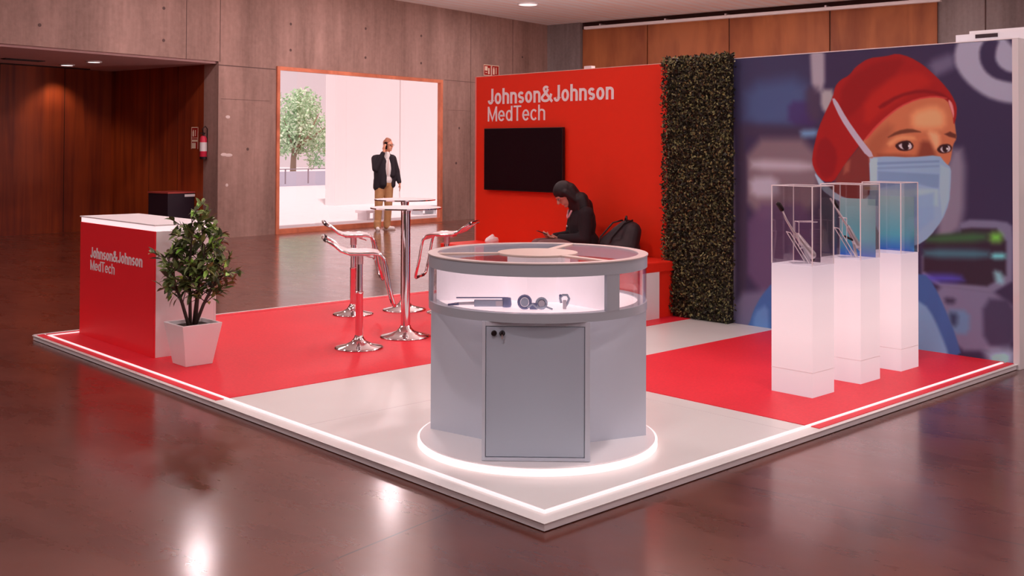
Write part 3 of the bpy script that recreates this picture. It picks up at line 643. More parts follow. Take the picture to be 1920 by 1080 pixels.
# bench along the red wall
bn = empty('bench', (4.65, 4.5, TC), 0, 'long red cushioned bench with a white end panel in front of the red wall', 'bench')
BH = .565
rel(B().box(4.36, 4.90, 3.105, 6.02, .47, BH).build('cushion', redb, None, bevel=.012), bn)
rel(B().box(4.39, 4.90, 3.13, 6.0, TC, .47).build('base', redb, None), bn)
rel(B().box(4.38, 4.60, 3.105, 3.13, TC, .475).build('end_panel', mat('bench_white', alb(224, 196, 200, .5), .4), None), bn)

# ------------------------------------------------------------------ counter
ct = empty('reception_counter', (.318, 4.427, TC), 0, 'red reception counter with white top, glowing edge and company lettering, behind the potted plant', 'counter')
CW, CL, CH = .50, 1.43, 1.034-TC
B().box(0, .012, 0, CL, 0, CH-.050).build('front_panel', redp, ct, bevel=.002)
B().box(.012, CW-.02, 0, CL, 0, CH-.050).box(CW-.02, CW, 0, .02, 0, CH-.050).box(CW-.02, CW, CL-.02, CL, 0, CH-.050).build('body', white, ct, bevel=.002)
B().box(.006, CW-.01, .006, CL-.006, CH-.050, CH-.010).build('led_band', ledc, ct)
B().box(-.004, CW+.01, -.004, CL+.004, CH-.010, CH).build('top', mat('counter_top', alb(206, 172, 170, .55), .4), ct, bevel=.002)
for tx, y, wd, h, z in (('Johnson&Johnson', 5.632-4.427, .998, .088, .700), ('MedTech', 5.63-4.427, .485, .083, .600)):
    o = text_mesh('lettering', tx, wd, h, letm, ct, .155 if z > .6 else .115)
    o.matrix_local = Matrix.Translation((-.0008, y, z-TC)) @ Matrix.Rotation(-PI/2, 4, 'Z')
# ------------------------------------------------------------------ potted plant
PX = Vector((.448, 4.066, TC))
pl = empty('potted_ficus', PX, 0.0, 'bushy green ficus in a square white pot in front of the red counter', 'plant')
a0, a1, hh = .104, .154, .300
def sq(r, z): return [Vector((sx*r, sy*r, z)) for sx, sy in ((-1, -1), (1, -1), (1, 1), (-1, 1))]
b = B(); vs = sq(a0, 0)+sq(a1, hh)+sq(a1-.016, hh)+sq(a1-.02, hh-.03)
b.add(vs, [(3, 2, 1, 0)]+[(i+4*k, (i+1) % 4+4*k, (i+1) % 4+4*k+4, i+4*k+4) for k in range(3) for i in range(4)]+[(12, 13, 14, 15)])
b.build('pot', mat('pot_white', alb(226, 196, 198, .58), .4), pl, bevel=.004)
B().box(-a1+.025, a1-.025, -a1+.025, a1-.025, hh-.035, hh-.026).build('soil', mat('soil', (.03, .018, .012), .9, noise_amt=.5, noise_scale=60), pl)
stemb = B(); fol = B(); fol2 = B()
stems = [((-.02, .0), (.0, .03, 1.05)), ((.03, .02), (.09, .05, .98)), ((-.04, -.02), (-.16, .10, .78)), ((.0, -.03), (.20, -.12, .72)), ((.02, .03), (.03, -.12, .86))]
R16 = Matrix.Rotation(math.radians(16), 3, 'Z')
for (sx, sy), e in stems:
    e = Vector(e); p0 = Vector((sx, sy, hh-.03)); pm = p0.lerp(e, .5)+Vector((sx*.6, sy*.6, .05))
    path = [p0, p0.lerp(pm, .5)+Vector((0, 0, .02)), pm, pm.lerp(e, .5)+Vector((.01, 0, .015)), e]; stemb.tube(path, [.013, .012, .010, .007, .003], 7)
    for k in range(15):
        t_ = .24+.76*k/14; q = t_*4; i = min(3, int(q)); p = path[i].lerp(path[i+1], q-i)
        a = random.random()*2*PI; ln = .22*(1.15-.55*t_)*random.uniform(.7, 1.25)
        d = Vector((math.cos(a), math.sin(a), random.uniform(.35, .95))).normalized(); tip = p+d*ln
        stemb.tube([p, p.lerp(tip, .5)+Vector((0, 0, .012)), tip], [.004, .003, .0015], 5)
        for m_ in range(random.randint(11, 15)):
            f_ = .15+.85*random.random(); bp_ = p.lerp(tip, f_); ld_ = (d*.8+rv()*.9+Vector((0, 0, -.12))).normalized()
            leaf(fol if random.random() < .93 else fol2, bp_, ld_, (rv()*.6+Vector((0, 0, 1))).normalized(), random.uniform(.060, .100), random.uniform(.026, .040))
stemb.build('stem', mat('bark', (.06, .035, .028), .8), pl, smooth=True)
fol.build('foliage', shade_leaf('ficus_leaf', alb(40, 38, 24, .55), alb(104, 108, 58, .62)), pl)
fol2.build('young_foliage', shade_leaf('ficus_leaf_young', alb(110, 145, 50, .6), alb(150, 186, 80, .6)), pl)['label'] = 'bright yellow-green young leaves'

# ------------------------------------------------------------------ bar tables
def bar_table(x, y, label):
    t_ = empty('bar_table', (x, y, TC), 0, label, 'table')
    B().lathe([(.21, 0), (.212, .006), (.20, .014), (.13, .028), (.075, .050), (.048, .078), (.042, .095), (0, .095)], 40).build('base', chrome, t_, smooth=True)
    B().lathe([(.0375, .09), (.0375, 1.03), (.040, 1.032), (.040, 1.06), (0, 1.06)], 24).build('pole', chrome, t_, smooth=True, auto=True)
    B().lathe([(.115, 1.058), (.115, 1.062), (0, 1.062)], 24).build('top_plate', steel, t_)
    B().lathe([(.28, 1.0625), (.294, 1.066), (.294, 1.074), (.29, 1.077), (0, 1.077)], 48).build('table_top', mat('white_table_top', alb(236, 208, 208, .75), .25), t_, smooth=True, auto=True)
    B().ringwall(.2935, .2975, 1.0655, 1.0755, 0, 360, 48).build('edge_ring', chrome, t_, smooth=True, auto=True)
    return t_
bar_table(2.264, 3.91, 'round white bar table on a chrome pole, the nearer of the two')
bar_table(3.151, 5.087, 'round white bar table on a chrome pole, behind the nearer one')
# ------------------------------------------------------------------ bar stools: local +X is the footrest side
def stool(x, y, ang, label, hgt=.80):
    s_ = empty('bar_stool', (x, y, TC), ang, label, 'stool')
    B().lathe([(.19, 0), (.192, .006), (.18, .013), (.11, .028), (.06, .052), (.036, .085), (.033, .10), (0, .10)], 40).build('base', chrome, s_, smooth=True)
    B().lathe([(.030, .095), (.030, .42), (.032, .425), (.032, .44), (.026, .445), (.024, hgt-.065), (.0, hgt-.065)], 20).build('pole', chrome, s_, smooth=True, auto=True)
    H_ = hgt-TC
    for sy in (-1, 1):
        pass
    r = .0125; w2 = .175
    def side(y_):
        return [(-.265, y_, H_+.105), (-.20, y_, H_+.065), (-.15, y_, H_+.022), (-.09, y_, H_+.0), (0, y_, H_-.002), (.10, y_, H_-.002), (.15, y_, H_-.012), (.185, y_, H_-.05), (.20, y_, H_-.11), (.225, y_, H_-.26), (.255, y_, H_-.39)]
    A_ = side(-w2); C_ = side(w2)[::-1]
    low = [(.262, -w2+.015, H_-.408), (.266, -w2+.05, H_-.415), (.266, w2-.05, H_-.415), (.262, w2-.015, H_-.408)]
    hi = [(-.275, w2-.012, H_+.112), (-.282, w2-.045, H_+.116), (-.282, -w2+.045, H_+.116), (-.275, -w2+.012, H_+.112), (-.265, -w2, H_+.105)]
    B().tube(A_+low+C_+hi, r, 10).build('frame', chrome, s_, smooth=True)
    # upholstered seat that follows the frame
    sb = B(); pr_ = side(0)[1:8]; n_ = len(pr_); vs = []
    for (px, _, pz) in pr_:
        for yy in (-w2+.008, w2-.008): vs += [Vector((px, yy, pz+.010)), Vector((px, yy, pz-.008))]
    fs = []
    for i in range(n_-1):
        a = i*4; c = a+4; fs += [(a, c, c+2, a+2), (a+1, a+3, c+3, c+1), (a, a+1, c+1, c), (a+2, c+2, c+3, a+3)]
    fs += [(0, 2, 3, 1), ((n_-1)*4, (n_-1)*4+1, (n_-1)*4+3, (n_-1)*4+2)]
    sb.add(vs, fs).build('seat', mat('seat_white', alb(226, 198, 198, .6), .4), s_, smooth=True, auto=True)
    B().box(-.08, .08, -.08, .08, H_-.030, H_-.012).tube([(0, 0, H_-.10), (0, 0, H_-.03)], .03, 14).build('seat_mount', steel, s_)
    B().tube([(.05, -.03, H_-.035), (.10, -.10, H_-.045), (.11, -.16, H_-.05)], .005, 6).build('lever', chrome, s_)
    for e in (-1, 1):
        B().tube([(.266, e*.05, H_-.415), (.266, e*(w2-.05), H_-.415)], .015, 10).build('grip', mat('grip_dark', (.05, .012, .014), .5), s_)
        B().tube([(-.275, e*(w2-.012), H_+.112), (-.26, e*w2, H_+.102)], .0155, 10).build('frame_cap', black, s_)
    return s_
RANG = math.atan2(rt.y, rt.x)
stool(1.69, 3.756, RANG+.19, 'chrome L-shaped bar stool nearest the camera, left of the bar tables')
stool(2.628, 5.195, RANG+.22, 'chrome L-shaped bar stool behind the nearest stool, left of the bar tables')
stool(3.36,4.70, RANG+PI-.2, 'chrome L-shaped bar stool on the right of the bar tables, facing left')

# ------------------------------------------------------------------ round display case
CC = Vector((.868, .926, TD))
view = (Vector((CC.x, CC.y, 0))-Vector((CAMP.x, CAMP.y, 0))); CANG = math.atan2(view.y, view.x)-PI/2     # local -Y towards the camera side of the stand corner
dc = empty('display_case', CC, CANG, 'large round grey display case with lit glass band, standing on a glowing disc', 'display case')
RD, RC = .640, .584
discm = mat('disc_white', alb(184, 168, 170, .55), .35)
B().lathe([(RD-.02, 0), (RD-.02, .004), (0, .004)], 96).build('disc_foot', discm, dc)
B().ringwall(RD-.012, RD, .003, .036, 0, 360, 96).build('led_ring', mat('led_ring', (.8, .7, .7), .5, emit=(1.0, .735, .75), es=.92), dc, smooth=True, auto=True)
B().lathe([(RD-.012, .004), (RD-.012, .040), (RD-.016, .043), (0, .043)], 96).build('disc', discm, dc, smooth=True, auto=True)
z0 = .043
poly = [(-.580, .06), (-.30, -.135), (0, -.33), (.285, -.175), (.580, -.03)]+[(.580*math.cos(math.radians(a)), .580*math.sin(math.radians(a))) for a in range(5, 174, 8)]
body = B(); body.prism(poly, z0, .725); body.build('body', mat('body_grey', alb(174, 160, 170, .62), .42), dc, smooth=True, auto=True)
kx0, kx1, ky = -.270, .258, -.532
cabm = mat('cabinet_grey', alb(166, 154, 164, .62), .38)
B().box(kx0, kx1, ky+.018, -.05, z0+.002, .722).build('cabinet', cabm, dc, bevel=.002)
fr_ = B(); fr_.box(kx0, kx0+.016, ky, ky+.018, z0+.002, .722).box(kx1-.026, kx1, ky, ky+.018, z0+.002, .722).box(kx0+.016, kx1-.026, ky, ky+.018, .700, .722).box(kx0+.016, kx1-.026, ky, ky+.018, z0+.002, z0+.018)
fr_.build('door_frame', mat('frame_grey', alb(174, 160, 170, .62), .4), dc, bevel=.001)
door = B().box(kx0+.0195, kx1-.0295, ky+.003, ky+.016, z0+.0215, .6965).build('door', mat('door_grey', alb(154, 146, 158, .62), .33), dc, bevel=.0015)
for kx in (.058, .098):
    B().lathe([(0, -.012), (.011, -.012), (.014, -.008), (.014, .004)], 16, Matrix.Translation((kx0+kx, ky+.002, .665)) @ Matrix.Rotation(-PI/2, 4, 'X')).build('lock', black, door)
B().lathe([(0, -.028), (.006, -.028), (.010, -.012), (.010, 0)], 14, Matrix.Translation((kx0+.098, ky-.006, .670)) @ Matrix.Rotation(-PI/2, 4, 'X')).build('knob', black, door)
B().box(kx0+.094, kx0+.102, ky-.016, ky-.012, .640, .662).build('key', steel, door)
zb0, zb1, zg1, zt = .722, .766, .945, 1.012
B().ringwall(RC-.05, RC, zb0, zb1, 0, 360, 96).build('lower_band', ringm, dc, smooth=True, auto=True)
lit = mat('lit_shelf', (.85, .8, .8), .5, emit=(1.0, .75, .77), es=.74)
B().lathe([(RC-.015, zb1-.018), (RC-.015, zb1-.006), (0, zb1-.006)], 72).build('lit_shelf', lit, dc, smooth=True, auto=True)
B().ringwall(RC-.006, RC-.002, zb1-.01, zg1+.01, 0, 360, 96).build('side_glass', glass, dc, smooth=True, auto=True)
angs = [-90+40, -90-80, 70]
for a in angs:
    B().ringwall(RC-.02, RC+.001, zb1-.001, zg1+.001, a-4.2, a+4.2, 6).build('post', ringm, dc, smooth=True, auto=True)
tr_ = B(); tr_.ringwall(RC-.045, RC+.002, zg1, zt-.003, 0, 360, 96); tr_.build('top_ring', ringm, dc, smooth=True, auto=True)
B().ringwall(RC-.045, RC+.006, zt-.006, zt, 0, 360, 96).build('top_ring_lip', mat('lip_grey', alb(176, 150, 148, .6), .3), dc, smooth=True, auto=True)
topd = mat('top_disc_beige', alb(188, 152, 142, .72), .35)
B().lathe([(.215, zt-.012), (.215, zt), (0, zt)], 64).build('centre_disc', topd, dc, smooth=True, auto=True)
for a in angs:
    B().box(.20, RC-.03, -.022, .022, zt-.012, zt-.001, Matrix.Rotation(math.radians(a), 4, 'Z')).build('spoke', topd, dc)
B().lathe([(RC-.044, zt-.008), (RC-.044, zt-.003), (0, zt-.003)], 96).build('top_glass', clear('top_glass', (.97, .96, .97), .10, .03, .30), dc)
core = B()
hexp = [(.165*math.cos(math.radians(a)), .165*math.sin(math.radians(a))) for a in (10, 70, 130, 190, 250, 310)]
core.prism(hexp, zb1-.006, zt-.014); core.build('lit_core', mat('lit_core', (.8, .74, .76), .5, emit=(1.0, .79, .83), es=.48), dc)
for a in (190, 250, 310, 10):
    pass
for a in angs:
    B().box(.14, RC-.04, -.004, .004, zb1-.006, zg1, Matrix.Rotation(math.radians(a), 4, 'Z')).build('divider', mat('divider_white', (.78, .74, .78), .5, emit=(1.0, .78, .82), es=.50), dc)
# instruments on the lit shelf (top-level things, resting in the case)
blu = mat('bluish_plastic', (.42, .50, .62), .35); blud = mat('blue_dark_plastic', (.20, .24, .42), .35); pale = mat('instrument_pale', (.62, .60, .66), .3)
CM = Matrix.Translation(CC) @ Matrix.Rotation(CANG, 4, 'Z')
def in_case(name, x, y, rz, label, cat):
    p = CM @ Vector((x, y, zb1-.006)); return empty(name, p, CANG+rz, label, cat)
s1 = in_case('surgical_stapler', -.262, -.335, .04, 'long grey surgical stapler lying in the lit case, leftmost of three', 'instrument')
B().box(-.06, .085, -.014, .014, .006, .040).build('handle', blu, s1, bevel=.004)
B().cap((-.06, 0, .022), (-.155, .012, .018), .009, .007).build('nose', pale, s1, smooth=True); B().cap((-.14, .01, .018), (-.19, .016, .013), .008, .005).build('jaw', blud, s1, smooth=True)
B().tube([(-.15, -.012, .052), (.10, -.012, .052)], .0035, 8).build('rod', blud, s1); B().box(.05, .085, -.016, -.013, .010, .036).build('label_plate', pale, s1); B().lathe([(.0, 0), (.022, .0), (.026, .012), (.022, .046), (.0, .05)], 12, Matrix.Translation((.105, 0, .004))).build('end_cap', blud, s1, smooth=True)
s2 = in_case('surgical_device', -.03, -.38, 0, 'blue ring-shaped surgical device with coiled tube in the middle of the lit case', 'instrument')
for k, (x, rr, nm) in enumerate(((-.035, .030, 'body'), (.050, .024, 'dial'))):
    B().tube([(x+rr*math.cos(q*PI/8), rr*.25*math.sin(q*PI/8), rr+.006+rr*math.sin(q*PI/8)) for q in range(17)], .0075, 8).build(nm, (blud, blu)[k], s2, smooth=True)
    B().lathe([(0, -.008), (rr*.7, -.008), (rr*.7, .008), (0, .008)], 16, Matrix.Translation((x, 0, rr+.006)) @ Matrix.Rotation(PI/2, 4, 'X')).build(nm+'_face', (blu, pale)[k], s2)
B().tube([(-.02, -.02, .012), (.005, -.03, .03), (.03, -.03, .010), (.07, -.03, .018), (.105, -.03, .005)], .005, 8).build('tube', blu, s2, smooth=True)
B().box(-.01, .03, -.01, .01, 0, .032).build('clip', blud, s2, bevel=.003)
s3 = in_case('surgical_device', .135, -.36, 0, 'small blue surgical clip device in the lit case, rightmost of three', 'instrument')
B().tube([(-.016, 0, .03), (-.022, 0, .055), (-.008, 0, .07), (.014, 0, .07), (.024, 0, .052), (.015, 0, .028), (0, -.01, .006)], .0065, 8).build('body', blu, s3, smooth=True)
B().box(-.008, .010, -.016, .004, .0, .045).build('clip', pale, s3, bevel=.003); B().ell((-.020, 0, .066), (.008, .008, .008)).build('tip', blud, s3)

# ------------------------------------------------------------------ glowing pedestals with acrylic covers
glow = bpy.data.materials.new('glowing_pedestal'); glow.use_nodes = True
nt = glow.node_tree; N = nt.nodes; b_ = N['Principled BSDF']; b_.inputs['Base Color'].default_value = (.42, .40, .42, 1); b_.inputs['Roughness'].default_value = .3
tc = N.new('ShaderNodeTexCoord'); spx = N.new('ShaderNodeSeparateXYZ'); nt.links.new(tc.outputs['Generated'], spx.inputs[0])
rp = N.new('ShaderNodeValToRGB'); e_ = rp.color_ramp.elements; e_[0].position = 0; e_[0].color = (.58, .44, .48, 1); e_[1].position = 1; e_[1].color = (.52, .40, .46, 1)
for p_, c_ in ((.18, (.66, .50, .52, 1)), (.45, (.80, .585, .60, 1)), (.75, (.74, .55, .575, 1))): q_ = e_.new(p_); q_.color = c_
nt.links.new(spx.outputs['Z'], rp.inputs['Fac']); nt.links.new(rp.outputs['Color'], b_.inputs['Emission Color']); b_.inputs['Emission Strength'].default_value = .86
PW, PD_, PH, CHT = .262, .300, .828, .505
blue_refl = bpy.data.materials.new('painted_blue_reflection'); blue_refl.use_nodes = True
nt = blue_refl.node_tree; N = nt.nodes; b_ = N['Principled BSDF']; tc = N.new('ShaderNodeTexCoord'); spx = N.new('ShaderNodeSeparateXYZ'); nt.links.new(tc.outputs['Generated'], spx.inputs[0])
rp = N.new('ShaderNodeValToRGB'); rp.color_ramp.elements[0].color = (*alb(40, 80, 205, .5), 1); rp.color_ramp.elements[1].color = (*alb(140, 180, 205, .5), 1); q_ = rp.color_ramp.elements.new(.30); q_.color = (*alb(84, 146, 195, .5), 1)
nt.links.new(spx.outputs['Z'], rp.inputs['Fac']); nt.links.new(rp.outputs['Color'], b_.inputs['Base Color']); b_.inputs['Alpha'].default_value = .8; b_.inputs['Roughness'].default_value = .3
stands = {}
for k, (x, y, pn) in enumerate(((2.821, .440, 'nearest the camera'), (3.420, .438, 'in the middle of the row'), (4.013, .452, 'farthest from the camera'))):
    p = empty('light_pedestal', (x+PW/2, y+PD_/2, TC), 0, 'glowing white square pedestal on the red carpet, '+pn, 'pedestal')
    B().box(-PW/2, PW/2, -PD_/2, PD_/2, 0, PH).build('light_box', glow, p, bevel=.002)
    B().box(-PW/2-.0008, PW/2+.0008, -PD_/2-.0008, PD_/2+.0008, .155, .1575).build('joint', mat('joint_line', alb(210, 190, 196, .6), .5), p)
    c = empty('acrylic_cover', (x+PW/2, y+PD_/2, TC+PH), 0, 'clear acrylic box cover on top of the glowing pedestal '+pn, 'cover')
    t_ = .004; b = B(); X_, Y_ = PW/2-.002, PD_/2-.002
    b.box(-X_, -X_+t_, -Y_, Y_, 0, CHT).box(X_-t_, X_, -Y_, Y_, 0, CHT).box(-X_+t_, X_-t_, -Y_, -Y_+t_, 0, CHT).box(-X_+t_, X_-t_, Y_-t_, Y_, 0, CHT).box(-X_+t_, X_-t_, -Y_+t_, Y_-t_, CHT-t_, CHT)
    b.build('box', acry, c)
    eb = B(); e = .0028
    for sx in (-1, 1):
        for sy in (-1, 1): eb.box(sx*X_-e, sx*X_+e, sy*Y_-e, sy*Y_+e, 0.001, CHT+e)
    for s_ in (-1, 1):
        eb.box(-X_, X_, s_*Y_-e, s_*Y_+e, CHT-e, CHT+e); eb.box(s_*X_-e, s_*X_+e, -Y_, Y_, CHT-e, CHT+e)
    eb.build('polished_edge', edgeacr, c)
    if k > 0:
        cc = B().box(X_-.028, X_-.024, -Y_+.015, Y_-.015, 0.002, .40).build('reflection_panel', blue_refl, None)  # tinted panel stands in for a blue reflection in the acrylic
        cc.location = (x+PW/2, y+PD_/2, TC+PH); tag(cc, 'blue panel imitating a reflection in the cover of pedestal '+pn, 'reflection panel')
    if k < 2:
        # acrylic easel holding the instrument
        ea = empty('acrylic_easel', (x+PW/2, y+PD_/2+.02, TC+PH), RANG-0.0, 'small clear acrylic easel holding an instrument on the pedestal '+pn, 'easel')
        eb = B()
        for yy in (-.05, .05):
            eb.tube([(-.075, yy, .20), (.045, yy, .004)], .003, 6); eb.tube([(-.02, yy, .11), (-.02, yy, .27), (-.02+.12*(1 if k == 0 else -.2), yy, .27)], .0025, 6)
        eb.tube([(-.075, -.05, .20), (-.075, .05, .20)], .003, 6); eb.tube([(-.02, -.05, .27), (-.02, .05, .27)], .003, 6)
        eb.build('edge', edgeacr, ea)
        B().box(-.001, .001, -.05, .05, 0, .235, Matrix.Translation((.045, 0, .003)) @ Matrix.Rotation(math.radians(-31), 4, 'Y')).build('back_plate', acry, ea)
        B().box(-.06, .075, -.055, .055, 0.0005, .004).build('foot_plate', acry, ea)
        it = empty('surgical_instrument', (x+PW/2, y+PD_/2+.02, TC+PH), RANG, ('slim steel surgical stapler with black tip leaning in the cover nearest the camera', 'slim steel surgical instrument with black lever leaning in the middle cover')[k], 'instrument')
        if k == 0:
            B().cap((-.145, -.02, .385), (-.122, -.02, .350), .016, .015).build('head', black, it, smooth=True)
            B().tube([(-.125, -.02, .355), (-.095, -.02, .285), (-.05, -.02, .21), (-.02, -.02, .175)], [.006, .007, .008, .010], 10).build('shaft', steel, it, smooth=True)
            B().cap((-.02, -.02, .180), (.070, -.02, .055), .018, .030).build('handle', steel, it, smooth=True)
            B().cap((.012, -.03, .12), (.050, -.03, .012), .010, .012).build('grip', pale, it, smooth=True); B().cap((.02, -.035, .105), (-.01, -.035, .098), .007, .005).build('trigger', pale, it, smooth=True)
            B().cap((.070, -.02, .055), (.080, -.02, .025), .020, .012).build('end_cap', black, it, smooth=True)
        else:
            B().cap((-.10, -.02, .39), (-.075, -.02, .345), .010, .012).build('head', black, it, smooth=True)
            B().tube([(-.125, -.02, .405), (-.02, -.02, .235), (.0, -.02, .205)], [.006, .008, .010], 10).build('shaft', steel, it, smooth=True)
            B().cap((-.0, -.02, .205), (.060, -.02, .085), .015, .025).build('handle', steel, it, smooth=True)
            B().cap((-.028, -.03, .145), (.025, -.03, .120), .007, .008).build('lever', black, it, smooth=True)
            B().cap((.06, -.02, .085), (.078, -.02, .055), .012, .011).build('end_cap', pale, it, smooth=True); B().cap((.035, -.03, .09), (.05, -.03, .012), .009, .011).build('grip', steel, it, smooth=True)

# ------------------------------------------------------------------ things by the alcove
bx = empty('black_litter_bin', hp(8.02, 14.05), HROT, 'dark box-shaped bin with a pale lid plate by the alcove jamb, behind the plant', 'bin')
B().box(-.36, .20, -.3, .3, 0, .80).build('body', mat('bin_dark', (.02, .010, .022), .5), bx, bevel=.01)
B().box(-.37, .21, -.31, .31, .80, .825).build('rim', mat('bin_rim', alb(120, 40, 36, .4), .5), bx)
B().box(-.02, .20, -.316, -.311, .735, .78).build('plate', mat('bin_plate', alb(190, 160, 168, .4), .5), bx)
fe = empty('fire_extinguisher', hp(8.16, 13.42, 1.44), HROT, 'red fire extinguisher hanging on the concrete jamb beside the alcove', 'fire extinguisher')
exr = mat('extinguisher_red', alb(150, 24, 44, .4), .35)
B().lathe([(.055, 0), (.062, .01), (.062, .34), (.045, .385), (.018, .40), (0, .40)], 24).build('cylinder', exr, fe, smooth=True, auto=True)
B().lathe([(.02, .395), (.02, .44), (0, .44)], 12).box(-.07, .03, -.012, .012, .435, .452).build('valve', black, fe)
B().tube([(0, 0, .43), (-.03, -.01, .52), (.02, -.02, .57), (.07, -.02, .52), (.075, -.01, .38), (.072, 0, .12)], .010, 8).build('hose', black, fe, smooth=True)
B().ringwall(.0625, .0635, .12, .28, 150, 320, 12).build('label_band', letm, fe)
B().lathe([(.064, -.02), (.066, .02), (0, .02)], 20).build('foot_ring', black, fe)
def pict(b, kind, x0, z0, s):   # small pictogram shapes
    if kind == 'ext':
        b.box(x0+.15*s, x0+.38*s, -.003, 0, z0+.15*s, z0+.68*s).box(x0+.22*s, x0+.34*s, -.003, 0, z0+.68*s, z0+.82*s).box(x0+.58*s, x0+.66*s, -.003, 0, z0+.2*s, z0+.8*s)
    elif kind == 'hose':
        b.box(x0+.12*s, x0+.5*s, -.003, 0, z0+.45*s, z0+.85*s).box(x0+.6*s, x0+.8*s, -.003, 0, z0+.15*s, z0+.7*s).box(x0+.2*s, x0+.45*s, -.003, 0, z0+.25*s, z0+.31*s)
    return b
sgr = mat('sign_red', alb(110, 16, 10, .4), .5); sgw = mat('sign_pale', alb(205, 140, 125, .45), .5)
sg = empty('fire_sign', hp(8.235, 13.78, 1.60), HROT-PI/2, 'small red and white fire extinguisher sign on the dark wood wall beside the extinguisher', 'sign')
B().box(-.10, .10, 0, .008, 0, .40).build('plate', sgr, sg)
sb_ = pict(B(), 'ext', -.09, .2, .18); sb_.box(-.10, .10, -.002, 0, .195, .205).box(-.10, .10, -.002, 0, .385, .40).box(-.10, -.09, -.002, 0, 0, .4).box(.09, .10, -.002, 0, 0, .4).box(-.08, .08, -.002, 0, .13, .17).box(-.08, .03, -.002, 0, .01, .11)
sb_.build('pictogram', sgw, sg)
for kk, u in enumerate((15.91, 16.21)):
    sg = empty('fire_equipment_sign', hp(u, V1-.012, 3.36), HROT, ('red and white fire hose sign high on the concrete wall, the left one of two', 'red and white extinguisher sign high on the concrete wall, the right one of two')[kk], 'sign')
    B().box(-.145, .145, 0, .01, 0, .26).build('plate', sgr, sg)
    sb_ = pict(B(), ('hose', 'ext')[kk], -.13, .0, .26); sb_.box(-.145, .145, -.002, 0, .245, .26).box(-.145, .145, -.002, 0, 0, .012).box(-.145, -.13, -.002, 0, 0, .26).box(.13, .145, -.002, 0, 0, .26)
    sb_.build('pictogram', sgw, sg)
# numbers cast into the concrete beside the alcove opening
# white bag and backpack on the bench
wg = B(); wg.ell((0, 0, .045), (.09, .06, .05)); wg.cap((-.03, 0, .05), (.01, 0, .10), .05, .02); wg.cap((.05, 0, .03), (.08, .01, .06), .04, .02)
o = wg.fuse('paper_bag', mat('bag_white', alb(224, 200, 200, .5), .6), None, .008, 2); o.location = (4.62, 5.45, BH); tag(o, 'small crumpled white bag on the left end of the red bench', 'bag')
# ------------------------------------------------------------------ backpack
bp = empty('backpack', (4.60, 3.62, BH), 0, 'black backpack leaning against the red wall on the bench, right of the seated person', 'backpack')
bpm = mat('backpack_black', (.022, .012, .016), .6, noise_amt=.3, noise_scale=20)
fwd = Vector((-.73, .68, 0)); 
b = B(); b.cap((.02, .10, .10), (.10, -.04, .27), .13, .10, .8); b.cap((-.02, .18, .06), (.06, .04, .24), .07, .07); b.cap((.05, -.09, .09), (.10, -.10, .26), .10, .09); b.ell((.06, -.02, .10), (.15, .18, .10))
b.fuse('body', bpm, bp, .010, 3)
b = B()
for o_ in (-.02, .05): b.tube([(-.125+o_, .12-o_*1.2, .05), (-.10+o_, .09-o_*1.2, .20), (-.02+o_, .0-o_*1.2, .34), (.05+o_, -.06-o_, .365)], .009, 6)
b.build('seam', black, bp, smooth=True)
B().tube([(.04, -.08, .36), (.06, -.06, .40), (.10, -.02, .39), (.11, .0, .34)], .01, 8).build('handle', black, bp, smooth=True)
B().tube([(-.13, .15, .08), (-.19, .22, .03), (-.15, .28, .015), (-.05, .24, .02)], .012, 8).build('strap', black, bp, smooth=True)

# ------------------------------------------------------------------ people
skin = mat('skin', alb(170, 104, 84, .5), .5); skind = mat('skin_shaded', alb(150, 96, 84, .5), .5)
def hand(b, wrist, dirv, palmn, side, s=1.0, curl=.35):
    """palm, four unequal bent fingers and a thumb, fused into the body mesh"""
    d = Vector(dirv).normalized(); n = Vector(palmn); n = (n-d*n.dot(d)).normalized(); t_ = d.cross(n)*side; w_ = Vector(wrist)
    b.cap(w_, w_+d*.075*s, .024*s, .030*s, .55, n)
    for k, (off, ln) in enumerate(((.028, .070), (.010, .080), (-.009, .075), (-.027, .058))):
        p = w_+d*.080*s+t_*off*s; q = p+d*ln*.5*s+n*curl*.02*s; r = q+(d*(1-curl)+n*curl*1.4).normalized()*ln*.5*s
        b.cap(p, q, .0095*s, .0088*s); b.cap(q, r, .0088*s, .0075*s)
    p = w_+d*.025*s+t_*.026*s; q = p+(d*.7+t_*.7+n*.25).normalized()*.04*s; b.cap(p, q, .012*s, .010*s); b.cap(q, q+(d+n*.5+t_*.15).normalized()*.032*s, .010*s, .008*s)
def head(b, c, f, upv, s=1.0):
    """skull, jaw, nose, ears, brow; f = facing"""
    c = Vector(c); f = Vector(f).normalized(); u_ = Vector(upv); u_ = (u_-f*u_.dot(f)).normalized(); r_ = f.cross(u_)
    T = Matrix((r_, f, u_)).transposed()
    b.ell(c+u_*.025*s, (.075*s, .095*s, .095*s), T.to_4x4(), 18, 12); b.ell(c+f*.022*s-u_*.045*s, (.058*s, .070*s, .072*s), T.to_4x4(), 16, 10)
    b.cap(c+f*.092*s+u_*.012*s, c+f*.112*s-u_*.020*s, .009*s, .015*s); b.cap(c+f*.085*s-u_*.056*s-r_*.016*s, c+f*.085*s-u_*.056*s+r_*.016*s, .010*s, .010*s)
    b.ell(c+f*.070*s-u_*.095*s, (.026*s, .022*s, .018*s), T.to_4x4())
    for q in (-1, 1): b.ell(c+r_*q*.077*s-f*.005*s-u_*.005*s, (.010*s, .020*s, .032*s), T.to_4x4()); b.cap(c+f*.086*s+u_*.032*s+r_*q*.015*s, c+f*.078*s+u_*.032*s+r_*q*.045*s, .010*s, .009*s)
    return f, u_, r_
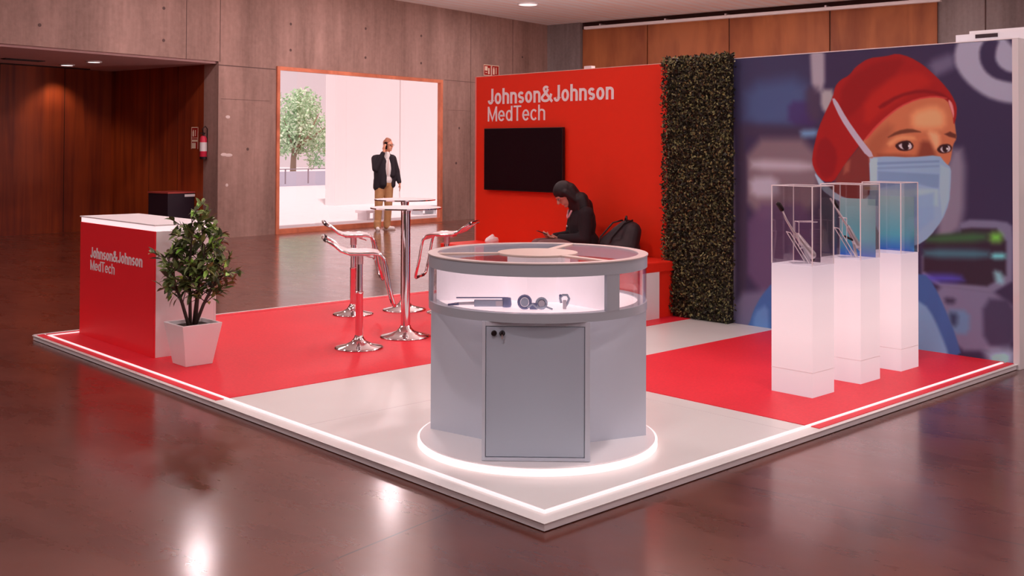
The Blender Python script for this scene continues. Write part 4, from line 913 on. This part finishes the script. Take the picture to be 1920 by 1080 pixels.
def eyes(c, f, u_, r_, parent, s=1.0):
    c = Vector(c)
    for q in (-1, 1):
        e = B(); e.ell(c+f*.083*s+u_*.012*s+r_*q*.031*s, (.013*s, .013*s, .009*s)); e.build('eye', mat('eye', (.30, .26, .26), .3), parent, smooth=True)
        e = B(); e.ell(c+f*.094*s+u_*.012*s+r_*q*.031*s, (.005*s, .005*s, .005*s)); e.build('iris', black, parent, smooth=True)
# --- man on the phone: local X = image right, local Y = away, Z up
MP = Vector((9.43, 13.98, 0)); md = (MP-Vector((CAMP.x, CAMP.y, 0))); MA = math.atan2(md.y, md.x)-PI/2
mn = empty('person', MP, MA, 'person in dark blazer and tan trousers standing by the window, phone held to the ear', 'person')
fm = Vector((.42, -.85, 0)).normalized()     # body facing: towards the camera, turned to the right
b = B(); hc = Vector((.075, -.02, 1.685))
f, u_, r_ = head(b, hc, (.80, -.60, -.05), (0, 0, 1), 1.0)
b.cap((.045, 0, 1.50), (.065, -.01, 1.60), .058, .055)
b.ell((.0, 0, 1.28), (.155, .105, .18)); b.ell((.0, 0, 1.02), (.155, .11, .16)); b.cap((-.14, .01, 1.42), (.15, .01, 1.42), .055, .055)
LA = [(-.18, -.02, 1.42), (-.175, -.14, 1.22), (-.005, -.15, 1.575)]; RA = [(.165, .02, 1.42), (.25, .05, 1.15), (.305, .0, .93)]
for A_ in (LA, RA): b.cap(A_[0], A_[1], .052, .042); b.cap(A_[1], A_[2], .040, .028)
hand(b, LA[2], (.02, .10, .85), (.6, .6, .2), 1, 1.0, .5); hand(b, RA[2], (.12, -.05, -1), (-.9, .1, 0), -1, 1.0, .25)
legs = [((-.085, -.02, .93), (-.105, -.06, .50), (-.125, -.10, .09)), ((.085, .02, .93), (.085, .02, .50), (.065, .06, .09))]
for h_, k_, a_ in legs: b.cap(h_, k_, .085, .058); b.cap(k_, a_, .056, .036)
b.fuse('body', skin, mn, .0075, 3)
eyes(hc, f, u_, r_, mn)
b = B()   # trousers
b.ell((.0, 0, .93), (.165, .125, .12))
for h_, k_, a_ in legs: b.cap(h_, k_, .105, .080); b.cap(k_, a_, .078, .066)
b.cap((-.13, -.10, .16), (-.13, -.10, .08), .074, .070); b.cap((.06, .06, .16), (.062, .06, .08), .074, .070)
b.fuse('trousers', mat('tan_trousers', alb(160, 108, 74, .62), .8, noise_amt=.12, noise_scale=9), mn, .010, 3)
b = B()   # shirt showing at the chest
b.ell((.055, -.015, 1.22), (.125, .120, .26)); b.cap((.05, -.02, 1.45), (.056, -.025, 1.515), .074, .060); b.ell((.05, -.01, 1.0), (.125, .115, .12))
b.fuse('shirt', mat('pale_shirt', alb(214, 180, 170, .55), .8), mn, .010, 2)
b = B()   # blazer: back, two fronts leaving the shirt visible, sleeves
b.ell((-.045, .010, 1.26), (.165, .155, .24)); b.cap((-.15, .01, 1.425), (.155, .012, 1.425), .080, .082); b.cap((.15, -.035, 1.42), (.155, -.05, 1.10), .070, .062); b.cap((-.06, -.06, 1.42), (-.045, -.08, 1.2), .075, .08)
b.cap((-.07, .0, 1.16), (-.085, -.005, .88), .155, .130, .9); b.cap((-.11, -.03, 1.0), (-.12, -.03, .86), .10, .10); b.cap((-.02, -.07, 1.02), (-.06, -.05, .88), .09, .09)
b.cap((-.03, -.065, 1.36), (-.025, -.085, .92), .085, .085); b.cap((.155, .0, 1.36), (.160, .0, .90), .070, .068); b.cap((-.02, .03, 1.45), (.09, .05, 1.46), .075, .07); b.ell((.04, .06, 1.1), (.16, .10, .28))
for A_ in (LA, RA): 
    A_ = [Vector(x) for x in A_]; b.cap(A_[0], A_[1], .078, .064); b.cap(A_[1], A_[1].lerp(A_[2], .86), .062, .046)
jk = b.fuse('blazer', mat('dark_blazer', (.018, .013, .022), .8), mn, .010, 3)
b = B(); b.box(-.012, -.002, -.004, .004, 0, .33, Matrix.Translation((.075, -.165, 1.10)) @ Matrix.Rotation(.05, 4, 'Y')); b.build('placket', mat('placket', alb(150, 110, 104, .42), .8), mn)
b = B()   # hair
Th = Matrix((r_, f, u_)).transposed().to_4x4()
b.ell(hc+u_*.052-f*.018, (.082, .098, .082), Th, 18, 12); b.ell(hc-f*.045+u_*.0, (.076, .060, .085), Th); b.cap(hc+u_*.105+f*.03, hc+u_*.112-f*.03, .035, .045)
b.fuse('hair', mat('brown_grey_hair', alb(120, 70, 56, .45), .8, noise_amt=.4, noise_scale=60), mn, .006, 2)
b = B()
for q in (-1, 1):
    c_ = hc+f*.103+u_*.012+r_*q*.031; b.tube([c_+r_*.024*math.cos(k*PI/6)+u_*.018*math.sin(k*PI/6) for k in range(13)], .0028, 6)
    b.tube([c_+r_*q*.024, hc+r_*q*.080+u_*.015+f*.06, hc+r_*q*.080+u_*.015], .0025, 6)
b.build('glasses', black, mn)
for (h_, k_, a_), d_ in zip(legs, (Vector((.10, -1, 0)), Vector((1, -.45, 0)))):
    a_ = Vector(a_); d_ = d_.normalized(); sh = B(); sh.cap(Vector((a_.x, a_.y, .045))-d_*.04, Vector((a_.x, a_.y, .040))+d_*.13, .040, .036); sh.cap(Vector((a_.x, a_.y, .075))-d_*.02, Vector((a_.x, a_.y, .055))+d_*.04, .045, .038)
    o = sh.fuse('shoe', mat('pale_shoe', alb(206, 170, 160, .45), .6), mn, .008, 2)
    sl = B(); c0 = Vector((a_.x, a_.y, 0)); n_ = d_.cross(Vector((0, 0, 1)))
    sl.prism([tuple((c0+d_*p+n_*q)[:2]) for p, q in ((-.085, -.03), (-.085, .03), (.05, .042), (.13, .042), (.165, .02), (.17, -.02), (.12, -.042), (.03, -.038))], 0, .018); sl.build('sole', mat('shoe_sole', alb(120, 90, 84, .4), .7), mn)
ph = B(); ph.box(-.004, .004, -.035, .035, 0, .145); o = ph.build('mobile_phone', black, None, bevel=.003)
hw = Matrix.Translation(MP) @ Matrix.Rotation(MA, 4, 'Z'); pm = Matrix((r_, f, u_)).transposed().to_4x4(); 
o.matrix_world = hw @ Matrix.Translation(hc-r_*-.0+(-r_ if (r_.x > 0) else r_)*.102-u_*.075+f*.02) @ pm; tag(o, 'black mobile phone held to the ear of the person by the window', 'phone')

# --- seated person on the bench: local X = facing, local Y = their left, Z up, origin on the bench top
FD = Vector((-.86, .50, 0)).normalized(); SA = math.atan2(FD.y, FD.x)
SP = Vector((4.60, 4.10, BH))
sp_ = empty('person', SP, SA, 'person in black with long dark hair sitting on the bench, looking down', 'person')
b = B(); hc = Vector((.17, .0, .60)); hf = Vector((.72, .0, -.70)); hu = Vector((.7, 0, .72))
f, u_, r_ = head(b, hc, hf, hu, 1.0)
b.cap((.03, 0, .46), (.11, 0, .54), .055, .052); b.ell((-.0, 0, .30), (.10, .155, .20)); b.ell((-.02, 0, .10), (.12, .17, .12))
b.cap((.0, -.13, .42), (.0, .13, .42), .06, .06)
LA = [(.01, .17, .41), (.02, .20, .17), (.25, .07, .17)]; RA = [(.01, -.17, .41), (.05, -.20, .17), (.27, -.05, .17)]
for A_ in (LA, RA): b.cap(A_[0], A_[1], .046, .038); b.cap(A_[1], A_[2], .036, .025)
hand(b, LA[2], (1, -.25, .10), (0, -.2, 1), -1, .92, .7); hand(b, RA[2], (1, .25, .12), (0, .3, 1), 1, .92, .7)
legs = [((0, .09, .085), (.42, .11, .09), (.46, .11, -.42)), ((0, -.09, .085), (.42, -.10, .085), (.50, -.10, -.42))]
for h_, k_, a_ in legs: b.cap(h_, k_, .082, .058); b.cap(k_, a_, .055, .036)
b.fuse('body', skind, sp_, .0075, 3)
eyes(hc, f, u_, r_, sp_)
blk = mat('black_jacket', (.012, .006, .010), .85)
b = B(); b.ell((-.01, 0, .30), (.135, .195, .23)); b.ell((-.03, 0, .12), (.155, .20, .135)); b.cap((-.01, -.15, .41), (-.01, .15, .41), .075, .075); b.cap((.02, 0, .44), (.06, 0, .48), .075, .07)
for A_ in (LA, RA):
    A_ = [Vector(x) for x in A_]; b.cap(A_[0], A_[1], .070, .060); b.cap(A_[1], A_[1].lerp(A_[2], .92), .058, .044)
b.fuse('jacket', blk, sp_, .010, 3)
b = B(); b.ell((.02, 0, .085), (.15, .185, .10))
for h_, k_, a_ in legs: b.cap(h_, k_, .095, .075); b.cap(k_, a_, .070, .055)
b.fuse('trousers', mat('grey_brown_trousers', alb(84, 50, 50, .42), .85, noise_amt=.15, noise_scale=10), sp_, .010, 3)
b = B(); Th = Matrix((r_, f, u_)).transposed().to_4x4()
b.ell(hc+u_*.045-f*.012, (.090, .105, .092), Th, 18, 12); b.ell(hc-f*.05, (.085, .065, .10), Th)
b.cap(hc-f*.05+r_*0, (.0, 0, .44), .088, .10); b.cap((.02, -.06, .55), (-.02, -.11, .36), .075, .06); b.cap((.02, .06, .55), (-.02, .11, .36), .075, .06); b.cap((-.03, 0, .48), (-.09, 0, .28), .09, .06)
for q in (-1, 1): b.cap(hc+r_*q*.080+u_*.03, hc+r_*q*.085-u_*.10-f*.02, .032, .03)
b.fuse('hair', mat('dark_hair', (.010, .005, .007), .6), sp_, .008, 2)
b = B(); b.tube([(.115, .05, .44), (.135, .03, .38), (.14, .0, .36), (.135, -.03, .38), (.115, -.05, .44)], .010, 8); b.build('collar', mat('pale_collar', alb(150, 90, 96, .42), .7), sp_, smooth=True)
B().ell((.148, .0, .28), (.008, .012, .012)).build('pendant', steel, sp_, smooth=True)
for h_, k_, a_ in legs:
    a_ = Vector(a_); z_ = -(BH-TC); sh = B(); sh.cap((a_.x-.03, a_.y, z_+.045), (a_.x+.14, a_.y, z_+.035), .042, .034); sh.cap((a_.x, a_.y, z_+.10), (a_.x+.03, a_.y, z_+.06), .045, .040)
    sh.fuse('shoe', black, sp_, .009, 2)
hw = Matrix.Translation(SP) @ Matrix.Rotation(SA, 4, 'Z')
ph = B(); ph.box(-.075, .075, -.036, .036, -.004, .004); o = ph.build('mobile_phone', black, None, bevel=.003)
o.matrix_world = hw @ Matrix.Translation((.385, .012, .215)) @ Matrix.Rotation(-.35, 4, 'Y'); tag(o, 'black mobile phone in the hands of the person seated on the bench', 'phone')
